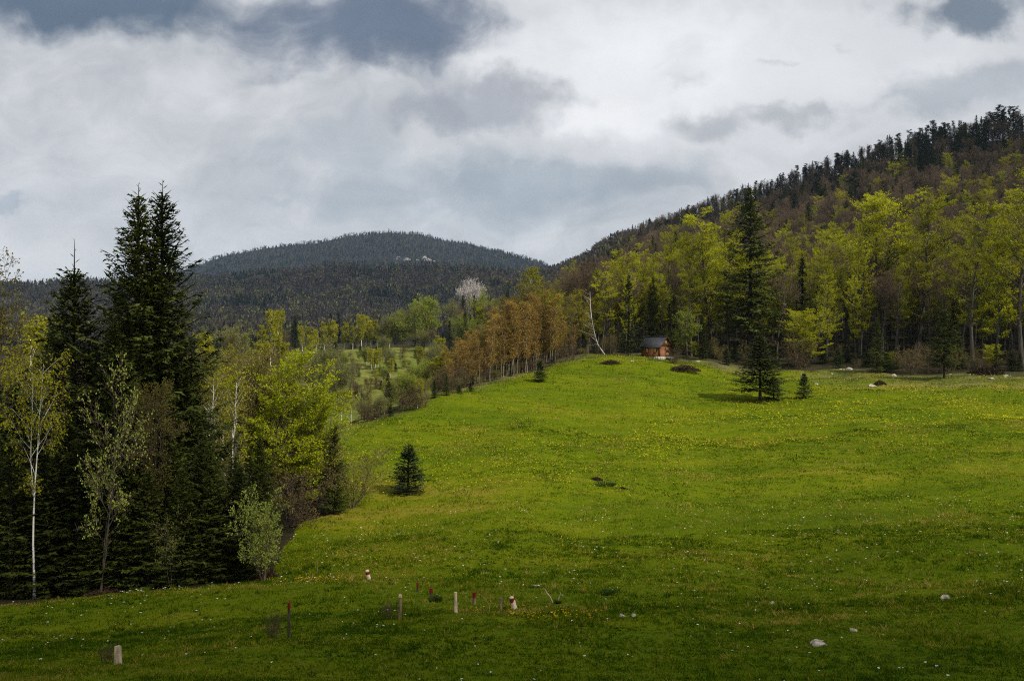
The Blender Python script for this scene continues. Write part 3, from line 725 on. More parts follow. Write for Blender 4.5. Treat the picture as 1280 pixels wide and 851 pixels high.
# trees dropping into the valley behind the white birches
for u, vt, d, k, nm, lab in [
    (246, 424, 180, 'far_birch', BI, 'pale yellow birch just emerging behind the tallest spruce'),
    (258, 420, 260, 'far_birch', BI, 'second pale birch emerging behind the tallest spruce'),
    (271, 422, 250, 'hill_spruce', SP, 'small dark spruce above the crowns of the white birches'),
    (284, 421, 270, 'olive_tree', OR, 'brownish budding tree above the white-trunked birch pair'),
    (293, 419, 280, 'round_willow', OR, 'dull green round tree above the white-trunked birch pair'),
    (303, 418, 300, 'far_birch', BI, 'orange-yellow birch above the reddish-brown budding tree'),
    (314, 412, 290, 'hill_spruce', SP, 'dark spruce in the row left of the tall pale birches'),
    (325, 408, 310, 'far_birch', BI, 'broad yellow birch left of the two tall pale birches'),
    (338, 390, 300, 'far_birch', BI, 'left one of two tall pale birches above the valley'),
    (346, 389, 302, 'far_birch', BI, 'right one of two tall pale birches above the valley'),
    (353, 414, 320, 'olive_tree', OR, 'greyish budding tree right of the two tall pale birches'),
    (360, 418, 330, 'bare', BA, 'grey leafless tree left of the dark round-topped spruce'),
    (255, 446, 120, 'olive_tree', OR, 'olive budding tree low behind the tallest spruce'),
    (278, 440, 130, 'birch', BI, 'yellow-green birch topping the thicket behind the birch pair'),
    (293, 446, 110, 'olive_tree', OR, 'brown-olive tree topping the thicket behind the birch pair'),
    (318, 448, 120, 'birch', BI, 'yellow-green birch behind the reddish-brown budding tree'),
    (338, 446, 150, 'olive_tree', OR, 'brownish tree behind the left shoulder of the bright beech'),
    (348, 436, 200, 'hill_spruce', SP, 'dark spruce peeping over the left shoulder of the bright beech'),
    (330, 430, 210, 'far_birch', BI, 'yellow birch below the two tall pale birches'),
    (360, 432, 230, 'far_birch', BI, 'green-yellow birch above the crown of the bright beech'),
    (395, 445, 220, 'round_willow', OR, 'grey-green round tree above the right shoulder of the bright beech')]:
    by_px(k, nm, u, 0, vt, lab, d=d)

# ================================================================== clearing across the little valley
brow = [(378, 408), (387, 409), (396, 412), (405, 404), (414, 405), (418, 402), (430, 404), (441, 408), (452, 394), (457, 397), (464, 402), (472, 401), (480, 404), (487, 403)]
names = ['left end', 'second', 'third', 'fourth', 'fifth', 'sixth', 'seventh', 'eighth', 'ninth', 'tenth', 'eleventh', 'twelfth', 'thirteenth', 'last']
for i, (u, vt) in enumerate(brow):
    plant_d = 334 + RNG.uniform(-4, 6)
    lab = ('yellow birch at the left end of the birch row on the clearing brow' if i == 0 else
           'yellow birch at the far right of the birch row beside the round golden tree' if i == 13 else
           f'yellow birch, {names[i]} from the left in the birch row on the clearing brow')
    by_px('far_birch', BI, u, 0, vt, lab, d=plant_d, group='birches in a row on the brow of the clearing', wid=1.15)
for u, vb, vt, k, nm, lab, w in [
    (369, 427, 393, 'spruce', SP, 'dark round-topped spruce left of the birch row on the brow', 1.3),
    (424, 430, 391, 'hill_spruce', SP, 'dark spruce standing tallest amid the birch row on the brow', 1.0),
    (435, 430, 396, 'hill_spruce', SP, 'slimmer dark spruce amid the birch row on the brow', .9),
    (441, 436, 412, 'spruce', SP, 'small dark spruce at the foot of the birch row', 1.1),
    (419, 441, 426, 'young_spruce', SP, 'tiny dark spruce at the upper edge of the clearing', 1.2),
    (491, 434, 400, 'round_willow', OR, 'round golden-olive tree at the right end of the birch row', .95),
    (503, 434, 398, 'round_green', OR, 'round yellow-green tree beside the tall dark spruce', .9),
    (519, 432, 368, 'hill_spruce', SP, 'tall dark spruce above the scrubby clearing', 1.0),
    (511, 433, 388, 'olive_tree', OR, 'dusky olive tree leaning on the tall dark spruce', 1.4),
    (537, 434, 381, 'round_green', OR, 'big soft-green round tree right of the tall dark spruce', .72),
    (530, 440, 418, 'round_willow', SH, 'dark green bush under the big soft-green round tree', 1.2),
    (546, 443, 412, 'bare', BA, 'small grey dead-looking tree beside the dark clearing spruce', 1.5),
    (562, 446, 400, 'hill_spruce', SP, 'broad dark spruce right of the clearing', 1.25),
    (579, 440, 403, 'round_green', OR, 'bright green round tree below the white cherry', .9),
    (567, 430, 385, 'round_willow', OR, 'grey-green tree left of the white cherry', .65),
    (605, 436, 380, 'round_green', OR, 'pale green tree right of the white cherry', .6),
    (598, 440, 385, 'far_birch', BI, 'pale thin birch between the white cherry and orange saplings', 1.3),
    (478, 452, 425, 'round_willow', SH, 'round grey-green bush high on the clearing', .9),
    (486, 468, 440, 'round_willow', SH, 'round grey-green bush in the middle of the clearing', .7),
    (458, 458, 434, 'birch', BI, 'small yellow birch standing alone high on the clearing', 1.2),
    (465, 463, 436, 'far_birch', BI, 'small yellow birch beside the lone one on the clearing', 1.2),
    (545, 482, 438, 'round_willow', OR, 'round grey-green willow at the right side of the clearing', .7),
    (553, 484, 447, 'round_willow', OR, 'second grey-green willow at the right side of the clearing', .7),
    (425, 505, 462, 'round_willow', SH, 'grey bush at the left side of the clearing behind the beech', 1.0),
    (436, 496, 454, 'bare', SH, 'bare brown bush at the left side of the clearing', 1.7),
    (412, 508, 468, 'round_willow', SH, 'dull green bush touching the bright beech crown', 1.0),
    (427, 527, 487, 'birch', BI, 'yellow-green birch thicket stem at the meadow rim', 1.3),
    (439, 527, 485, 'birch', BI, 'yellow-green birch at the meadow rim left of the bare tree', 1.3),
    (452, 524, 478, 'bare', BA, 'thin bare brown tree at the meadow rim', 1.4),
    (459, 524, 474, 'olive_tree', OR, 'olive-brown slender tree at the meadow rim', 1.0),
    (485, 515, 465, 'spruce', SP, 'dark spruce at the meadow rim with a pale trunk before it', 1.1),
    (481, 517, 478, 'birch', BI, 'little birch with pale crooked trunk before the rim spruce', .9),
    (503, 512, 474, 'round_green', OR, 'yellow-green bushy tree right of the rim spruce', .9),
    (522, 511, 474, 'birch', BI, 'pale yellow-green birch at the meadow rim', 1.4),
    (512, 516, 492, 'brown_shrub', SH, 'dark brown bush on the meadow rim', 1.0),
    (526, 513, 494, 'brown_shrub', SH, 'dark bush at the right end of the rim thicket', 1.0),
    (512, 482, 458, 'olive_tree', OR, 'orange-brown slim tree in the middle of the clearing', 1.3),
    (470, 522, 500, 'young_spruce', SP, 'small dark spruce in front of the rim spruce', 1.2),
    (455, 528, 506, 'round_willow', SH, 'low dark bush at the lower left of the rim thicket', 1.2),
    (543, 498, 474, 'spruce', SP, 'dark spruce left of the orange saplings on the rim', 1.2),
    (558, 494, 466, 'spruce', SP, 'taller dark spruce touching the orange saplings', 1.2),
    (574, 492, 480, 'young_spruce', SP, 'little dark spruce at the foot of the orange saplings', 1.2),
    (588, 489, 477, 'young_spruce', SP, 'second little dark spruce below the orange saplings', 1.2)]:
    d = d_at(u, vb, lo=112 if vb < 470 or (405 < u < 470 and vb < 515) else (98 if u < 470 else 104), hi=420)
    by_px(k, nm, u, vb, vt, lab, d=d, wid=w)
for i in range(34):
    u = RNG.uniform(384, 562); v = RNG.uniform(444, 508); d = d_at(u, v, lo=125, hi=420)
    far = 'high on' if v < 466 else 'in the middle of' if v < 486 else 'low on'
    if i % 2: plant('far_birch', BI, u, d, RNG.uniform(3.5, 7.5), f'small lime-green birch {far} the rough clearing', group=f'young birches {far} the clearing', parts=False, wid=1.5)
    else: plant('round_green', 'leafy_sapling', u, d, RNG.uniform(2.5, 5.0), f'small round lime-green tree {far} the rough clearing', group=f'young round trees {far} the clearing', parts=False, wid=.8)
by_px('cherry', 'cherry_tree', 590, 0, 372, 'white blossoming cherry on the far side of the valley', d=400, wid=.62)
by_px('bare', BA, 583, 0, 385, 'bare brown tree in front of the white cherry', d=338, wid=1.3)
for i in range(84):
    u = RNG.uniform(400, 575); v = RNG.uniform(440, 508)
    d = d_at(u, v, lo=125, hi=420)
    if i % 3 == 0:
        plant('young_spruce', 'juniper_bush', u, d, RNG.uniform(1.4, 4.2), 'small dark juniper dotted on the rough clearing', cat='bush', group='dark junipers on the clearing', parts=False, wid=.8)
    elif i % 3 == 1:
        plant('brown_shrub', 'scrub_bush', u, d, RNG.uniform(1.0, 2.6), 'low brown scrub bush on the rough clearing', cat='bush', group='scrub on the clearing', parts=False)
    else:
        plant('round_willow', 'green_bush', u, d, RNG.uniform(1.2, 3.8), 'low grey-green bush on the rough clearing', cat='bush', group='scrub on the clearing', parts=False)

# ================================================================== orange saplings along the meadow rim
for i in range(84):
    u = 556 + (i + RNG.random()) / 84 * 142
    d = float(mend(u)) + (RNG.uniform(1.0, 9) if i % 2 else RNG.uniform(9, 26))
    vt = float(np.interp(u, [556, 580, 605, 640, 665, 700], [438, 422, 402, 378, 366, 378])) + RNG.uniform(-8, 14) + 26 * RNG.random() ** 3
    far = (u - 556) / 140
    where = 'at the dark spruces end of the row' if u < 592 else 'near the middle of the row' if u < 642 else 'at the tall end of the row'
    d += -2.5 * max(0, math.sin(i * 1.7)) * (i % 2)
    ed = 'front' if d - float(mend(u)) < 10 else 'back'
    by_px('orange' if i % 4 else 'olive_tree', OR, u, 0, vt, (f'thin orange-budding sapling {where}, {ed} rank' if i % 4 else f'olive-green sapling among orange ones {where}, {ed} rank'), d=d, group=(f'orange saplings {where}, {ed}' if i % 4 else f'olive saplings {where}, {ed}'), wid=RNG.uniform(.9, 1.3))
for u, vt, d, k, nm, lab, w in [
    (618, 405, 140, 'low_beech', BE, 'bright green beech among the orange saplings', .7),
    (655, 338, 175, 'birch', BI, 'tall pale-trunked birch rising above the orange saplings', 1.0),
    (668, 352, 180, 'olive_tree', OR, 'pale olive tree right of the tall pale birch', 1.0),
    (684, 366, 156, 'low_beech', BE, 'green-topped beech at the right end of the orange saplings', .8),
    (700, 352, 170, 'bare', BA, 'brown bare tree between orange saplings and leaning birch', 1.0),
    (716, 340, 176, 'bare', BA, 'tall brown bare tree left of the leaning white birch', 1.1),
    (708, 372, 160, 'olive_tree', OR, 'slender olive tree between orange saplings and leaning birch', 1.0),
    (726, 362, 164, 'opening_beech', BE, 'bronze beech directly left of the leaning white birch', .9),
    (735, 372, 168, 'opening_beech', BE, 'bronze beech directly behind the leaning white birch', .9),
    (697, 395, 154, 'orange', OR, 'tall thin orange tree at the meadow corner', 1.3),
    (706, 400, 156, 'orange', OR, 'second thin orange tree at the meadow corner', 1.3),
    (716, 405, 159, 'orange', OR, 'thin orange tree nearest the leaning birch', 1.3)]:
    by_px(k, nm, u, 0, vt, lab, d=d, wid=w)
by_px('leaning_birch', BI, 757, 433, 364, 'white birch leaning left over the meadow corner', rot=0, d=163)

for i in range(30):                                       # scrub along the meadow rim
    u = 445 + (i + RNG.random()) / 30 * 300; d = float(mend(u)) + RNG.uniform(-1.5, 5)
    k = ('bare_shrub', 'brown_shrub', 'round_willow', 'bare_shrub', 'young_spruce')[i % 5]
    what = {'bare_shrub': 'thin-stemmed olive bush', 'brown_shrub': 'brown scrub bush', 'round_willow': 'grey-green bush', 'young_spruce': 'knee-high dark spruce'}[k]
    end = 'beside the bright beech' if u < 520 else 'under the orange saplings' if u < 690 else 'near the leaning birch'
    plant(k, 'rim_bush', u, d, RNG.uniform(.9, 2.4), f'{what} on the meadow rim {end}', cat='bush', group=f'{what}es on the rim {end}', parts=False, wid=1.1)
for i in range(26):                                       # dusky thicket behind the saplings
    u = 560 + (i + RNG.random()) / 26 * 150; d = float(mend(u)) + RNG.uniform(14, 34)
    k = ('spruce', 'olive_tree', 'bare', 'bare_shrub')[i % 4]
    end = 'low' if u < 610 else 'middle' if u < 655 else 'tall'
    what = {'spruce': 'dark spruce', 'olive_tree': 'olive tree', 'bare': 'leafless brown tree', 'bare_shrub': 'thin-stemmed bush'}[k]
    plant(k, {'spruce': SP, 'bare': BA, 'olive_tree': OR, 'bare_shrub': 'forest_bush'}[k], u, d, RNG.uniform(4, 7), f'{what} hidden behind the {end} end of the orange saplings', cat='bush' if k == 'bare_shrub' else 'tree', group=f'{what}s behind the {end} orange saplings', parts=False)

# ================================================================== right-hand forest edge: trees one can point at
for u, vt, dd, k, nm, lab, w in [
    (763, 332, 12, 'beech', BE, 'bright beech right behind the leaning birch', .9),
    (786, 306, 22, 'beech', BE, 'tall bright beech between the leaning birch and the cabin', .9),
    (835, 290, 20, 'beech', BE, 'bright beech rising straight behind the cabin roof', .9),
    (862, 290, 22, 'beech', BE, 'bright beech right of the cabin with a broad crown', 1.0),
    (890, 266, 26, 'beech', BE, 'tall bright beech left of the giant spruce', .95),
    (910, 276, 20, 'beech', BE, 'bright beech brushing the left side of the giant spruce', .9),
    (1012, 385, 8, 'low_beech', BE, 'low yellow-green beech at the edge right of the giant spruce', 1.1),
    (1033, 345, 16, 'beech', BE, 'yellow-green beech two crowns right of the giant spruce', .8),
    (1075, 254, 30, 'beech', BE, 'tall yellow-green beech in the middle of the right-hand wood', 1.0),
    (1108, 238, 34, 'beech', BE, 'tallest bright crown in the middle of the right-hand wood', 1.1),
    (1148, 244, 32, 'beech', BE, 'broad bright crown right of the tallest one in the wood', 1.0),
    (1216, 258, 18, 'beech', BE, 'dark golden beech left of the edge-of-picture beech', 1.05),
    (1244, 285, 10, 'beech', BE, 'layered beech just left of the beech at the picture edge', .95),
    (1278, 216, 9, 'beech', BE, 'big layered bright beech at the right picture edge', 1.0),
    (1310, 240, 20, 'beech', BE, 'beech mostly outside the right picture edge', 1.0)]:
    by_px(k, nm, u, 0, vt, lab, d=float(mend(u)) + dd, wid=w)
by_px('old_spruce', SP, 938, 0, 231, 'giant dark spruce towering over the forest edge', d=172, rot=1.0, wid=1.02)
for u, vb, vt, k, lab, w, d in [
    (786, 448, 342, 'hill_spruce', 'dark olive spruce left of the cabin', 1.0, 158),
    (816, 0, 345, 'spruce', 'blue-dark spruce directly behind the cabin', .85, 172),
    (878, 0, 395, 'spruce', 'dark small spruce between the cabin and the giant spruce', 1.0, 164),
    (950, 503, 418, 'edge_spruce', 'dark spruce with bare lower trunk standing out on the meadow', 1.65, None),
    (967, 499, 470, 'young_spruce', 'small wide spruce snug beside the meadow spruce', 1.6, None),
    (1005, 497, 466, 'young_spruce', 'small lone spruce right of the meadow spruce', 1.15, None),
    (1096, 466, 396, 'spruce', 'dark spruce at the edge behind the white rocks', .9, None),
    (1108, 465, 440, 'young_spruce', 'low spreading spruce at the foot of the edge spruce', 1.4, None),
    (1180, 472, 386, 'edge_spruce', 'dark spruce with bare trunk foot near the picture right side', .95, None),
    (1197, 0, 405, 'spruce', 'dark spruce just behind the bare-footed spruce', 1.0, 146),
    (1120, 0, 430, 'spruce', 'shadowed small spruce right of the edge spruce', 1.0, 152),
    (1245, 0, 430, 'spruce', 'dark low spruce under the layered edge beech', 1.2, 142),
    (675, 477, 450, 'young_spruce', 'tiny dark tree with thin stem on the meadow rim', 1.1, None),
    (510, 616, 552, 'young_spruce', 'neat lone young spruce in the middle of the meadow', 1.2, None),
    (1275, 0, 440, 'spruce', 'dark low spruce at the right picture edge', 1.2, 140)]:
    by_px(k, SP, u, vb, vt, lab, d=d, wid=w)
by_px('green_sapling', 'leafy_sapling', 850, 0, 398, 'fresh green sapling right beside the cabin', d=158, wid=1.05)
by_px('brown_shrub', SH, 846, 455, 441, 'brown dead shrub between the cabin and the brush heap', wid=.9)

# undergrowth at the foot of the wood
for i in range(52):
    u = 745 + (i + RNG.random()) / 52 * 560
    d = float(mend(u)) + RNG.uniform(2, 16)
    if 795 < u < 835 and d < 172: continue
    k = RNG.choice(['brown_shrub', 'bare_shrub', 'olive_tree', 'low_beech', 'young_spruce', 'young_spruce', 'bare_shrub'])
    seg = 'left of the cabin' if u < 800 else 'between cabin and giant spruce' if u < 930 else 'right of the giant spruce' if u < 1060 else 'near the white rocks' if u < 1170 else 'near the right picture edge'
    desc = {'brown_shrub': 'brown leafless bush', 'bare_shrub': 'thin-stemmed olive bush', 'low_beech': 'low yellow-green beech bush', 'olive_tree': 'thin olive sapling', 'young_spruce': 'little dark spruce'}[k]
    plant(k, 'young_spruce' if k == 'young_spruce' else 'forest_bush', u, d, RNG.uniform(1.0, 3.9) * (1.7 if k in ('low_beech', 'olive_tree') else 1), f'{desc} under the wood edge {seg}', cat='tree' if k == 'young_spruce' else 'bush', group=f'{desc}es {seg}', parts=False)

# ================================================================== forest on the slope
class Spacer:
    def __init__(s, r): s.r = r; s.g = {}
    def ok(s, x, y, r=None):
        r = r or s.r; c = s.r; i, j = int(x // c), int(y // c); n = int(r // c) + 1
        for a in range(i - n, i + n + 1):
            for b in range(j - n, j + n + 1):
                for (px, py) in s.g.get((a, b), ()):
                    if (px - x) ** 2 + (py - y) ** 2 < r * r: return False
        s.g.setdefault((i, j), []).append((x, y)); return True
space = Spacer(4.0)
for x, y, h, k in PLACED:
    if h > 7: space.ok(x, y, .1)
NPA, NPB = SNoise(5), SNoise(6)
us = np.linspace(560, 1440, 221); dsg = np.exp(np.linspace(math.log(135), math.log(2100), 420))
VV = np.array([V0 - F * tz(np.full_like(dsg, u), dsg) / dsg for u in us])
CRV = VV.min(1); CRD = dsg[VV.argmin(1)]
cands = []
tries = 0
rr = np.random.default_rng(99)
QU = rr.uniform(575, 1420, 90000); QV = rr.random(90000); QA = rr.random(90000)
for u, qv, qa in zip(QU, QV, QA):
    i = int((u - 560) / 880 * 220); vc = CRV[i] - 1; vb = 446
    v = vc + (vb - vc) * qv
    row = VV[i]; k = np.nonzero((row <= v) & (dsg > mend(u) + 9))[0]
    if not len(k): continue
    d = float(dsg[k[0]])
    if d > CRD[i] * 1.03: continue
    if qa > min(1, (d / 520) ** 2 + .03): continue
    d *= 1 + rr.uniform(-.02, .02)
    x = float(ux(u, d))
    if not space.ok(x, d, 3.0 if d < 200 else 3.6 if d < 260 else 5.6 if d < 600 else 7.0): continue
    cands.append((d, u, v, vc))
# the skyline itself, one row of trees after another
for i in range(420):
    u = rr.uniform(640, 1420); j = int((u - 560) / 880 * 220); d = CRD[j] * rr.uniform(.93, 1.04); x = float(ux(u, d))
    if space.ok(x, d, 5.5): cands.append((float(d), u, CRV[j], CRV[j]))
cands.sort()
for i, (u, vt, w, lab) in enumerate([
    (1268, 134, .9, 'tallest skyline pine beside the right picture edge'), (1246, 132, 1.0, 'broad flat-topped pine second from the right picture edge on the skyline'),
    (1226, 150, .8, 'slim skyline pine left of the broad flat-topped one'), (1192, 152, .9, 'skyline pine right of the two-tiered one'),
    (1165, 150, 1.0, 'two-tiered pine standing clear of the skyline'), (1150, 166, .8, 'thin pine left of the two-tiered skyline pine'),
    (1115, 172, .9, 'rounded skyline pine above the tallest bright beech'), (1095, 180, .9, 'pine left of the rounded one on the skyline'),
    (1060, 193, .9, 'first tall skyline pine right of the giant spruce'), (1028, 203, .8, 'lower skyline pine right of the giant spruce'),
    (763, 292, .8, 'small clump-crowned pine on the far skyline'), (771, 288, .8, 'round-topped far skyline pine standing alone')]):
    by_px('pine', PI_, u, 0, vt, lab, d=float(CRD[int((u - 560) / 4)]) * .97, var=i, wid=w, parts=False)
counts = {}
STUFF = []
CAP = {'bare_tree': 288, 'spruce_tree': 292, 'beech_tree': 296, 'pine_tree': 250}
for o in bpy.data.objects:
    if o.parent is None: counts[o.name.split('.')[0]] = counts.get(o.name.split('.')[0], 0) + 1
for d, u, v, vc in cands:
    x = float(ux(u, d)); a = NPA(x, d, 130); b = NPB(x, d, 45)
    up = (446 - v) / max(446 - vc, 1)          # 0 at the meadow, 1 on the skyline
    q = rr.random()
    dark = up + .12 * a + .05 * b
    if u > 930 and dark > .80: k = 'pine' if q < .52 else 'hill_spruce' if q < .82 else 'bare'
    elif u <= 930 and dark > .88: k = 'hill_spruce' if q < .55 else 'pine' if q < .70 else 'bare'
    elif u < 790 and d > 260: k = 'hill_spruce' if q < .62 + .25 * a else 'bare' if q < .94 else 'opening_beech'
    elif d < 215: k = ('beech' if q < .44 + .25 * b else 'opening_beech' if q < .58 else 'bare' if q < .93 else 'hill_spruce')
    elif d < 300: k = ('beech' if q < .26 + .25 * b else 'opening_beech' if q < .42 else 'bare' if q < .94 else 'hill_spruce')
    else: k = 'bare' if q < .62 - .2 * a else 'opening_beech' if q < .74 else 'hill_spruce' if q < .95 else 'beech'
    nm = {'pine': PI_, 'hill_spruce': SP, 'bare': BA, 'beech': BE, 'opening_beech': BE}[k]
    h = {'pine': 9 + 14 * rr.random() ** 1.7, 'hill_spruce': 9 + 14 * rr.random() ** 1.6, 'bare': rr.uniform(14, 20), 'beech': rr.uniform(15, 22), 'opening_beech': rr.uniform(14, 20)}[k]
    if d < 200: h *= .95
    if counts.get(nm, 0) < CAP[nm] and d < 1000:
        counts[nm] = counts.get(nm, 0) + 1
        desc = {'pine': 'dark flat-tiered pine', 'hill_spruce': 'dark pointed spruce', 'bare': 'leafless brown tree', 'beech': 'fresh yellow-green beech', 'opening_beech': 'dull bronze-green beech'}[k]
        col = 'above the leaning birch' if u < 800 else 'above the cabin' if u < 900 else 'around the giant spruce' if u < 1000 else 'above the small lone spruce' if u < 1090 else 'above the bare-footed spruce' if u < 1200 else 'by the right picture edge'
        row = 'on the skyline' if up > .86 else 'in the first rows' if d < 185 else 'low on the slope' if d < 260 else 'mid slope' if d < 400 else 'high on the slope'
        plant(k, nm, u, d, h, f'{desc} {row} {col}', group=f'{desc}s {row} {col}', parts=d < 230, wid=rr.uniform(.58, .92) if 'beech' in k else rr.uniform(.85, 1.15))
    else:
        STUFF.append((k, u, d, h))
print('hill trees', len(cands), 'stuff', len(STUFF), counts)

def scatter(name, label, items, kinds):
    """a far wood that reads as one mass: points carrying full trees"""
    src = bpy.data.collections.new(name + '_sources')
    keys = []
    for k in kinds:
        for j, e in enumerate(LIB[k]):
            o = bpy.data.objects.new(f'{len(keys):02d}_{k}', e['full']); src.objects.link(o); keys.append((k, j, e['H']))
    pts, idx, scl, rot = [], [], [], []
    for k, u, d, h in items:
        opts = [i for i, kk in enumerate(keys) if kk[0] == k]
        i = RNG.choice(opts); x, y, z = at(u, d)
        pts.append((x, y, z - .2)); idx.append(i); scl.append(h / keys[i][2]); rot.append(RNG.uniform(0, 6.28))
    me = bpy.data.meshes.new(name); me.from_pydata(pts, [], [])
    for an, ty, vals in (('tree_index', 'INT', idx), ('tree_scale', 'FLOAT', scl)):
        a = me.attributes.new(an, ty, 'POINT'); a.data.foreach_set('value', vals)
    a = me.attributes.new('tree_turn', 'FLOAT_VECTOR', 'POINT'); a.data.foreach_set('vector', np.array([(0, 0, r) for r in rot], np.float32).ravel())
    o = clean(bpy.data.objects.new(name, me)); o['kind'] = 'stuff'; o['label'] = label
    ng = bpy.data.node_groups.new(name, 'GeometryNodeTree')
    ng.interface.new_socket(name='Geometry', in_out='INPUT', socket_type='NodeSocketGeometry')
    ng.interface.new_socket(name='Geometry', in_out='OUTPUT', socket_type='NodeSocketGeometry')
    gi = ng.nodes.new('NodeGroupInput'); go = ng.nodes.new('NodeGroupOutput')
    ip = ng.nodes.new('GeometryNodeInstanceOnPoints'); ci = ng.nodes.new('GeometryNodeCollectionInfo')
    ci.inputs['Collection'].default_value = src; ci.inputs['Separate Children'].default_value = True; ci.inputs['Reset Children'].default_value = True
    ip.inputs['Pick Instance'].default_value = True
    def na(nm, ty):
        n = ng.nodes.new('GeometryNodeInputNamedAttribute'); n.data_type = ty; n.inputs['Name'].default_value = nm; return n.outputs['Attribute']
    L = ng.links.new
    L(gi.outputs[0], ip.inputs['Points']); L(ci.outputs[0], ip.inputs['Instance'])
    L(na('tree_index', 'INT'), ip.inputs['Instance Index']); L(na('tree_turn', 'FLOAT_VECTOR'), ip.inputs['Rotation']); L(na('tree_scale', 'FLOAT'), ip.inputs['Scale'])
    L(ip.outputs[0], go.inputs[0])
    md = o.modifiers.new('scatter', 'NODES'); md.node_group = ng
    return o
if STUFF:
    scatter('far_slope_forest', 'mixed bare and dark forest covering the far part of the slope', STUFF, ['pine', 'hill_spruce', 'bare', 'beech', 'opening_beech'])

# ================================================================== forests of the far hills (thousands of trees, one mass each)
def far_forest():
    r = np.random.default_rng(5)
    ug = np.linspace(-260, 790, 211); dg = np.exp(np.linspace(math.log(620), math.log(4300), 420))
    V = np.array([V0 - F * tz(np.full_like(dg, u), dg) / dg for u in ug])
    con, dec = [], []
    n = 60000
    U = r.uniform(-255, 785, n); Q = r.random(n); A = r.random(n)
    run = np.minimum.accumulate(V, axis=1)
    vis = np.concatenate([np.zeros((len(ug), 1)), np.maximum(run[:, :-1] - V[:, 1:], 0)], 1) + .02 * np.maximum(-np.diff(V, axis=1, prepend=V[:, :1]), 0) + .004
    cum = np.cumsum(vis, 1)
    for u, q, a in zip(U, Q, A):
        i = int((u + 260) / 1050 * 210); c = cum[i]
        j = int(np.searchsorted(c, q * c[-1])); j = min(j, len(dg) - 2)
        d = dg[j] * (1 + r.uniform(-.006, .006))
        if a > min(1, (d / 3000) ** 1.0 * (1.3 if d > 2600 else .9)): continue
        x = (u - U0) / F * d
        b = .5 * NPA(x, d, 420) + .5 * NPB(x, d, 150)
        pc = .80 if d > 2600 else np.interp(d, [420, 1100, 1800, 2400], [.20, .24, .42, .62])
        if b * .75 + pc > r.random(): con.append((x, d))
        else: dec.append((x, d))
    # a close row along each crest, for the spiky outline
    for crest, lo in ((CREST_FAR, 4000), (CREST_LOW, 1800)):
        for _ in range(700):
            u = r.uniform(-100, 740); d = lo * r.uniform(.985, 1.012); x = (u - U0) / F * d
            (con if r.random() < .8 else dec).append((x, d))
    return np.array(con), np.array(dec)
CON, DEC = far_forest()
def far_mat(name, stops, val=.2):
    m, nt = new_mat(name); n = N(nt)
    a = n('ShaderNodeAttribute', attribute_name='tint').outputs['Fac']
    d = n('ShaderNodeBsdfDiffuse', {'Color': n.ramp(a, stops)})
    t = n('ShaderNodeBsdfTranslucent', {'Color': n.ramp(a, stops)})
    mx = n('ShaderNodeMixShader', {0: .25, 1: d.outputs[0], 2: t.outputs[0]})
    n('ShaderNodeOutputMaterial', {0: mx.outputs[0]})
    return m
def far_conifers(P):
    r = np.random.default_rng(1); n = len(P); z = tzx(P[:, 0], P[:, 1]); base = np.column_stack([P, z])
    H = (8 + 13 * r.random(n) ** 1.6) * np.where(P[:, 1] < 1200, .85, np.where(P[:, 1] > 2600, .85, 1)); R = H * r.uniform(.20, .32, n); tint = r.random(n)
    vf = VF()
    az = r.uniform(0, 2 * PI, n)
    for k in range(2):
        a = az + k * PI / 2
        rhombs(vf, base, np.tile([0, 0, 1.], (n, 1)) + r.normal(0, .02, (n, 3)), np.stack([np.cos(a), np.sin(a), 0 * a], 1), H, R * 1.15, tint=tint, mid=.3)
    for k in range(13):
        h = r.uniform(.12, .92, n) if k > 3 else np.full(n, .15 + .2 * k)
        a = r.uniform(0, 2 * PI, n); dv = np.stack([np.cos(a), np.sin(a), r.uniform(-.5, .1, n)], 1)
        nn = np.stack([0 * a, 0 * a, 1 + 0 * a], 1) + r.normal(0, .3, (n, 3))
        l = R * (1.12 - h) * r.uniform(.7, 1.25, n) + .3
        rhombs(vf, base + np.column_stack([0 * h, 0 * h, h * H]), dv, nn, l, l * .75 + .4, tint=np.clip(tint + r.normal(0, .1, n), 0, 1))
    return vf
def far_broad(P):
    r = np.random.default_rng(2); n = len(P); z = tzx(P[:, 0], P[:, 1]); base = np.column_stack([P, z])
    H = r.uniform(10, 19, n); R = H * r.uniform(.30, .46, n)
    tint = np.clip(r.random(n) ** 1.3 * .9 * np.where(P[:, 1] > 2600, .6, 1) + np.where(P[:, 1] < 1500, .12, 0), 0, 1)
    vf = VF()
    a = r.uniform(0, 2 * PI, n)
    rhombs(vf, base, np.tile([0, 0, 1.], (n, 1)), np.stack([np.cos(a), np.sin(a), 0 * a], 1), H * .9, .9, tint=.05)
    for k in range(26):
        e = r.normal(0, 1, (n, 3)); e = nrm(e) * (r.random((n, 1)) ** .4)
        c = base + np.column_stack([e[:, 0] * R, e[:, 1] * R, H * .60 + e[:, 2] * H * .38])
        dv = np.column_stack([e[:, 0], e[:, 1], np.abs(e[:, 2]) + .5]) + r.normal(0, .4, (n, 3))
        l = R * r.uniform(.35, .7, n)
        rhombs(vf, c, dv, r.normal(0, 1, (n, 3)), l, l * .5, tint=np.clip(tint + r.normal(0, .06, n), 0, 1))
    return vf
fm1 = far_mat('far_needles', [(0, (.006, .010, .007)), (.5, (.011, .018, .009)), (1, (.020, .027, .011))])  # tone kept darker to stand for shade of clouds on the mountain
fm2 = far_mat('far_twigs', [(0, (.028, .023, .021)), (.5, (.062, .052, .046)), (.74, (.095, .080, .066)), (.88, (.075, .082, .024)), (1, (.15, .16, .035))])
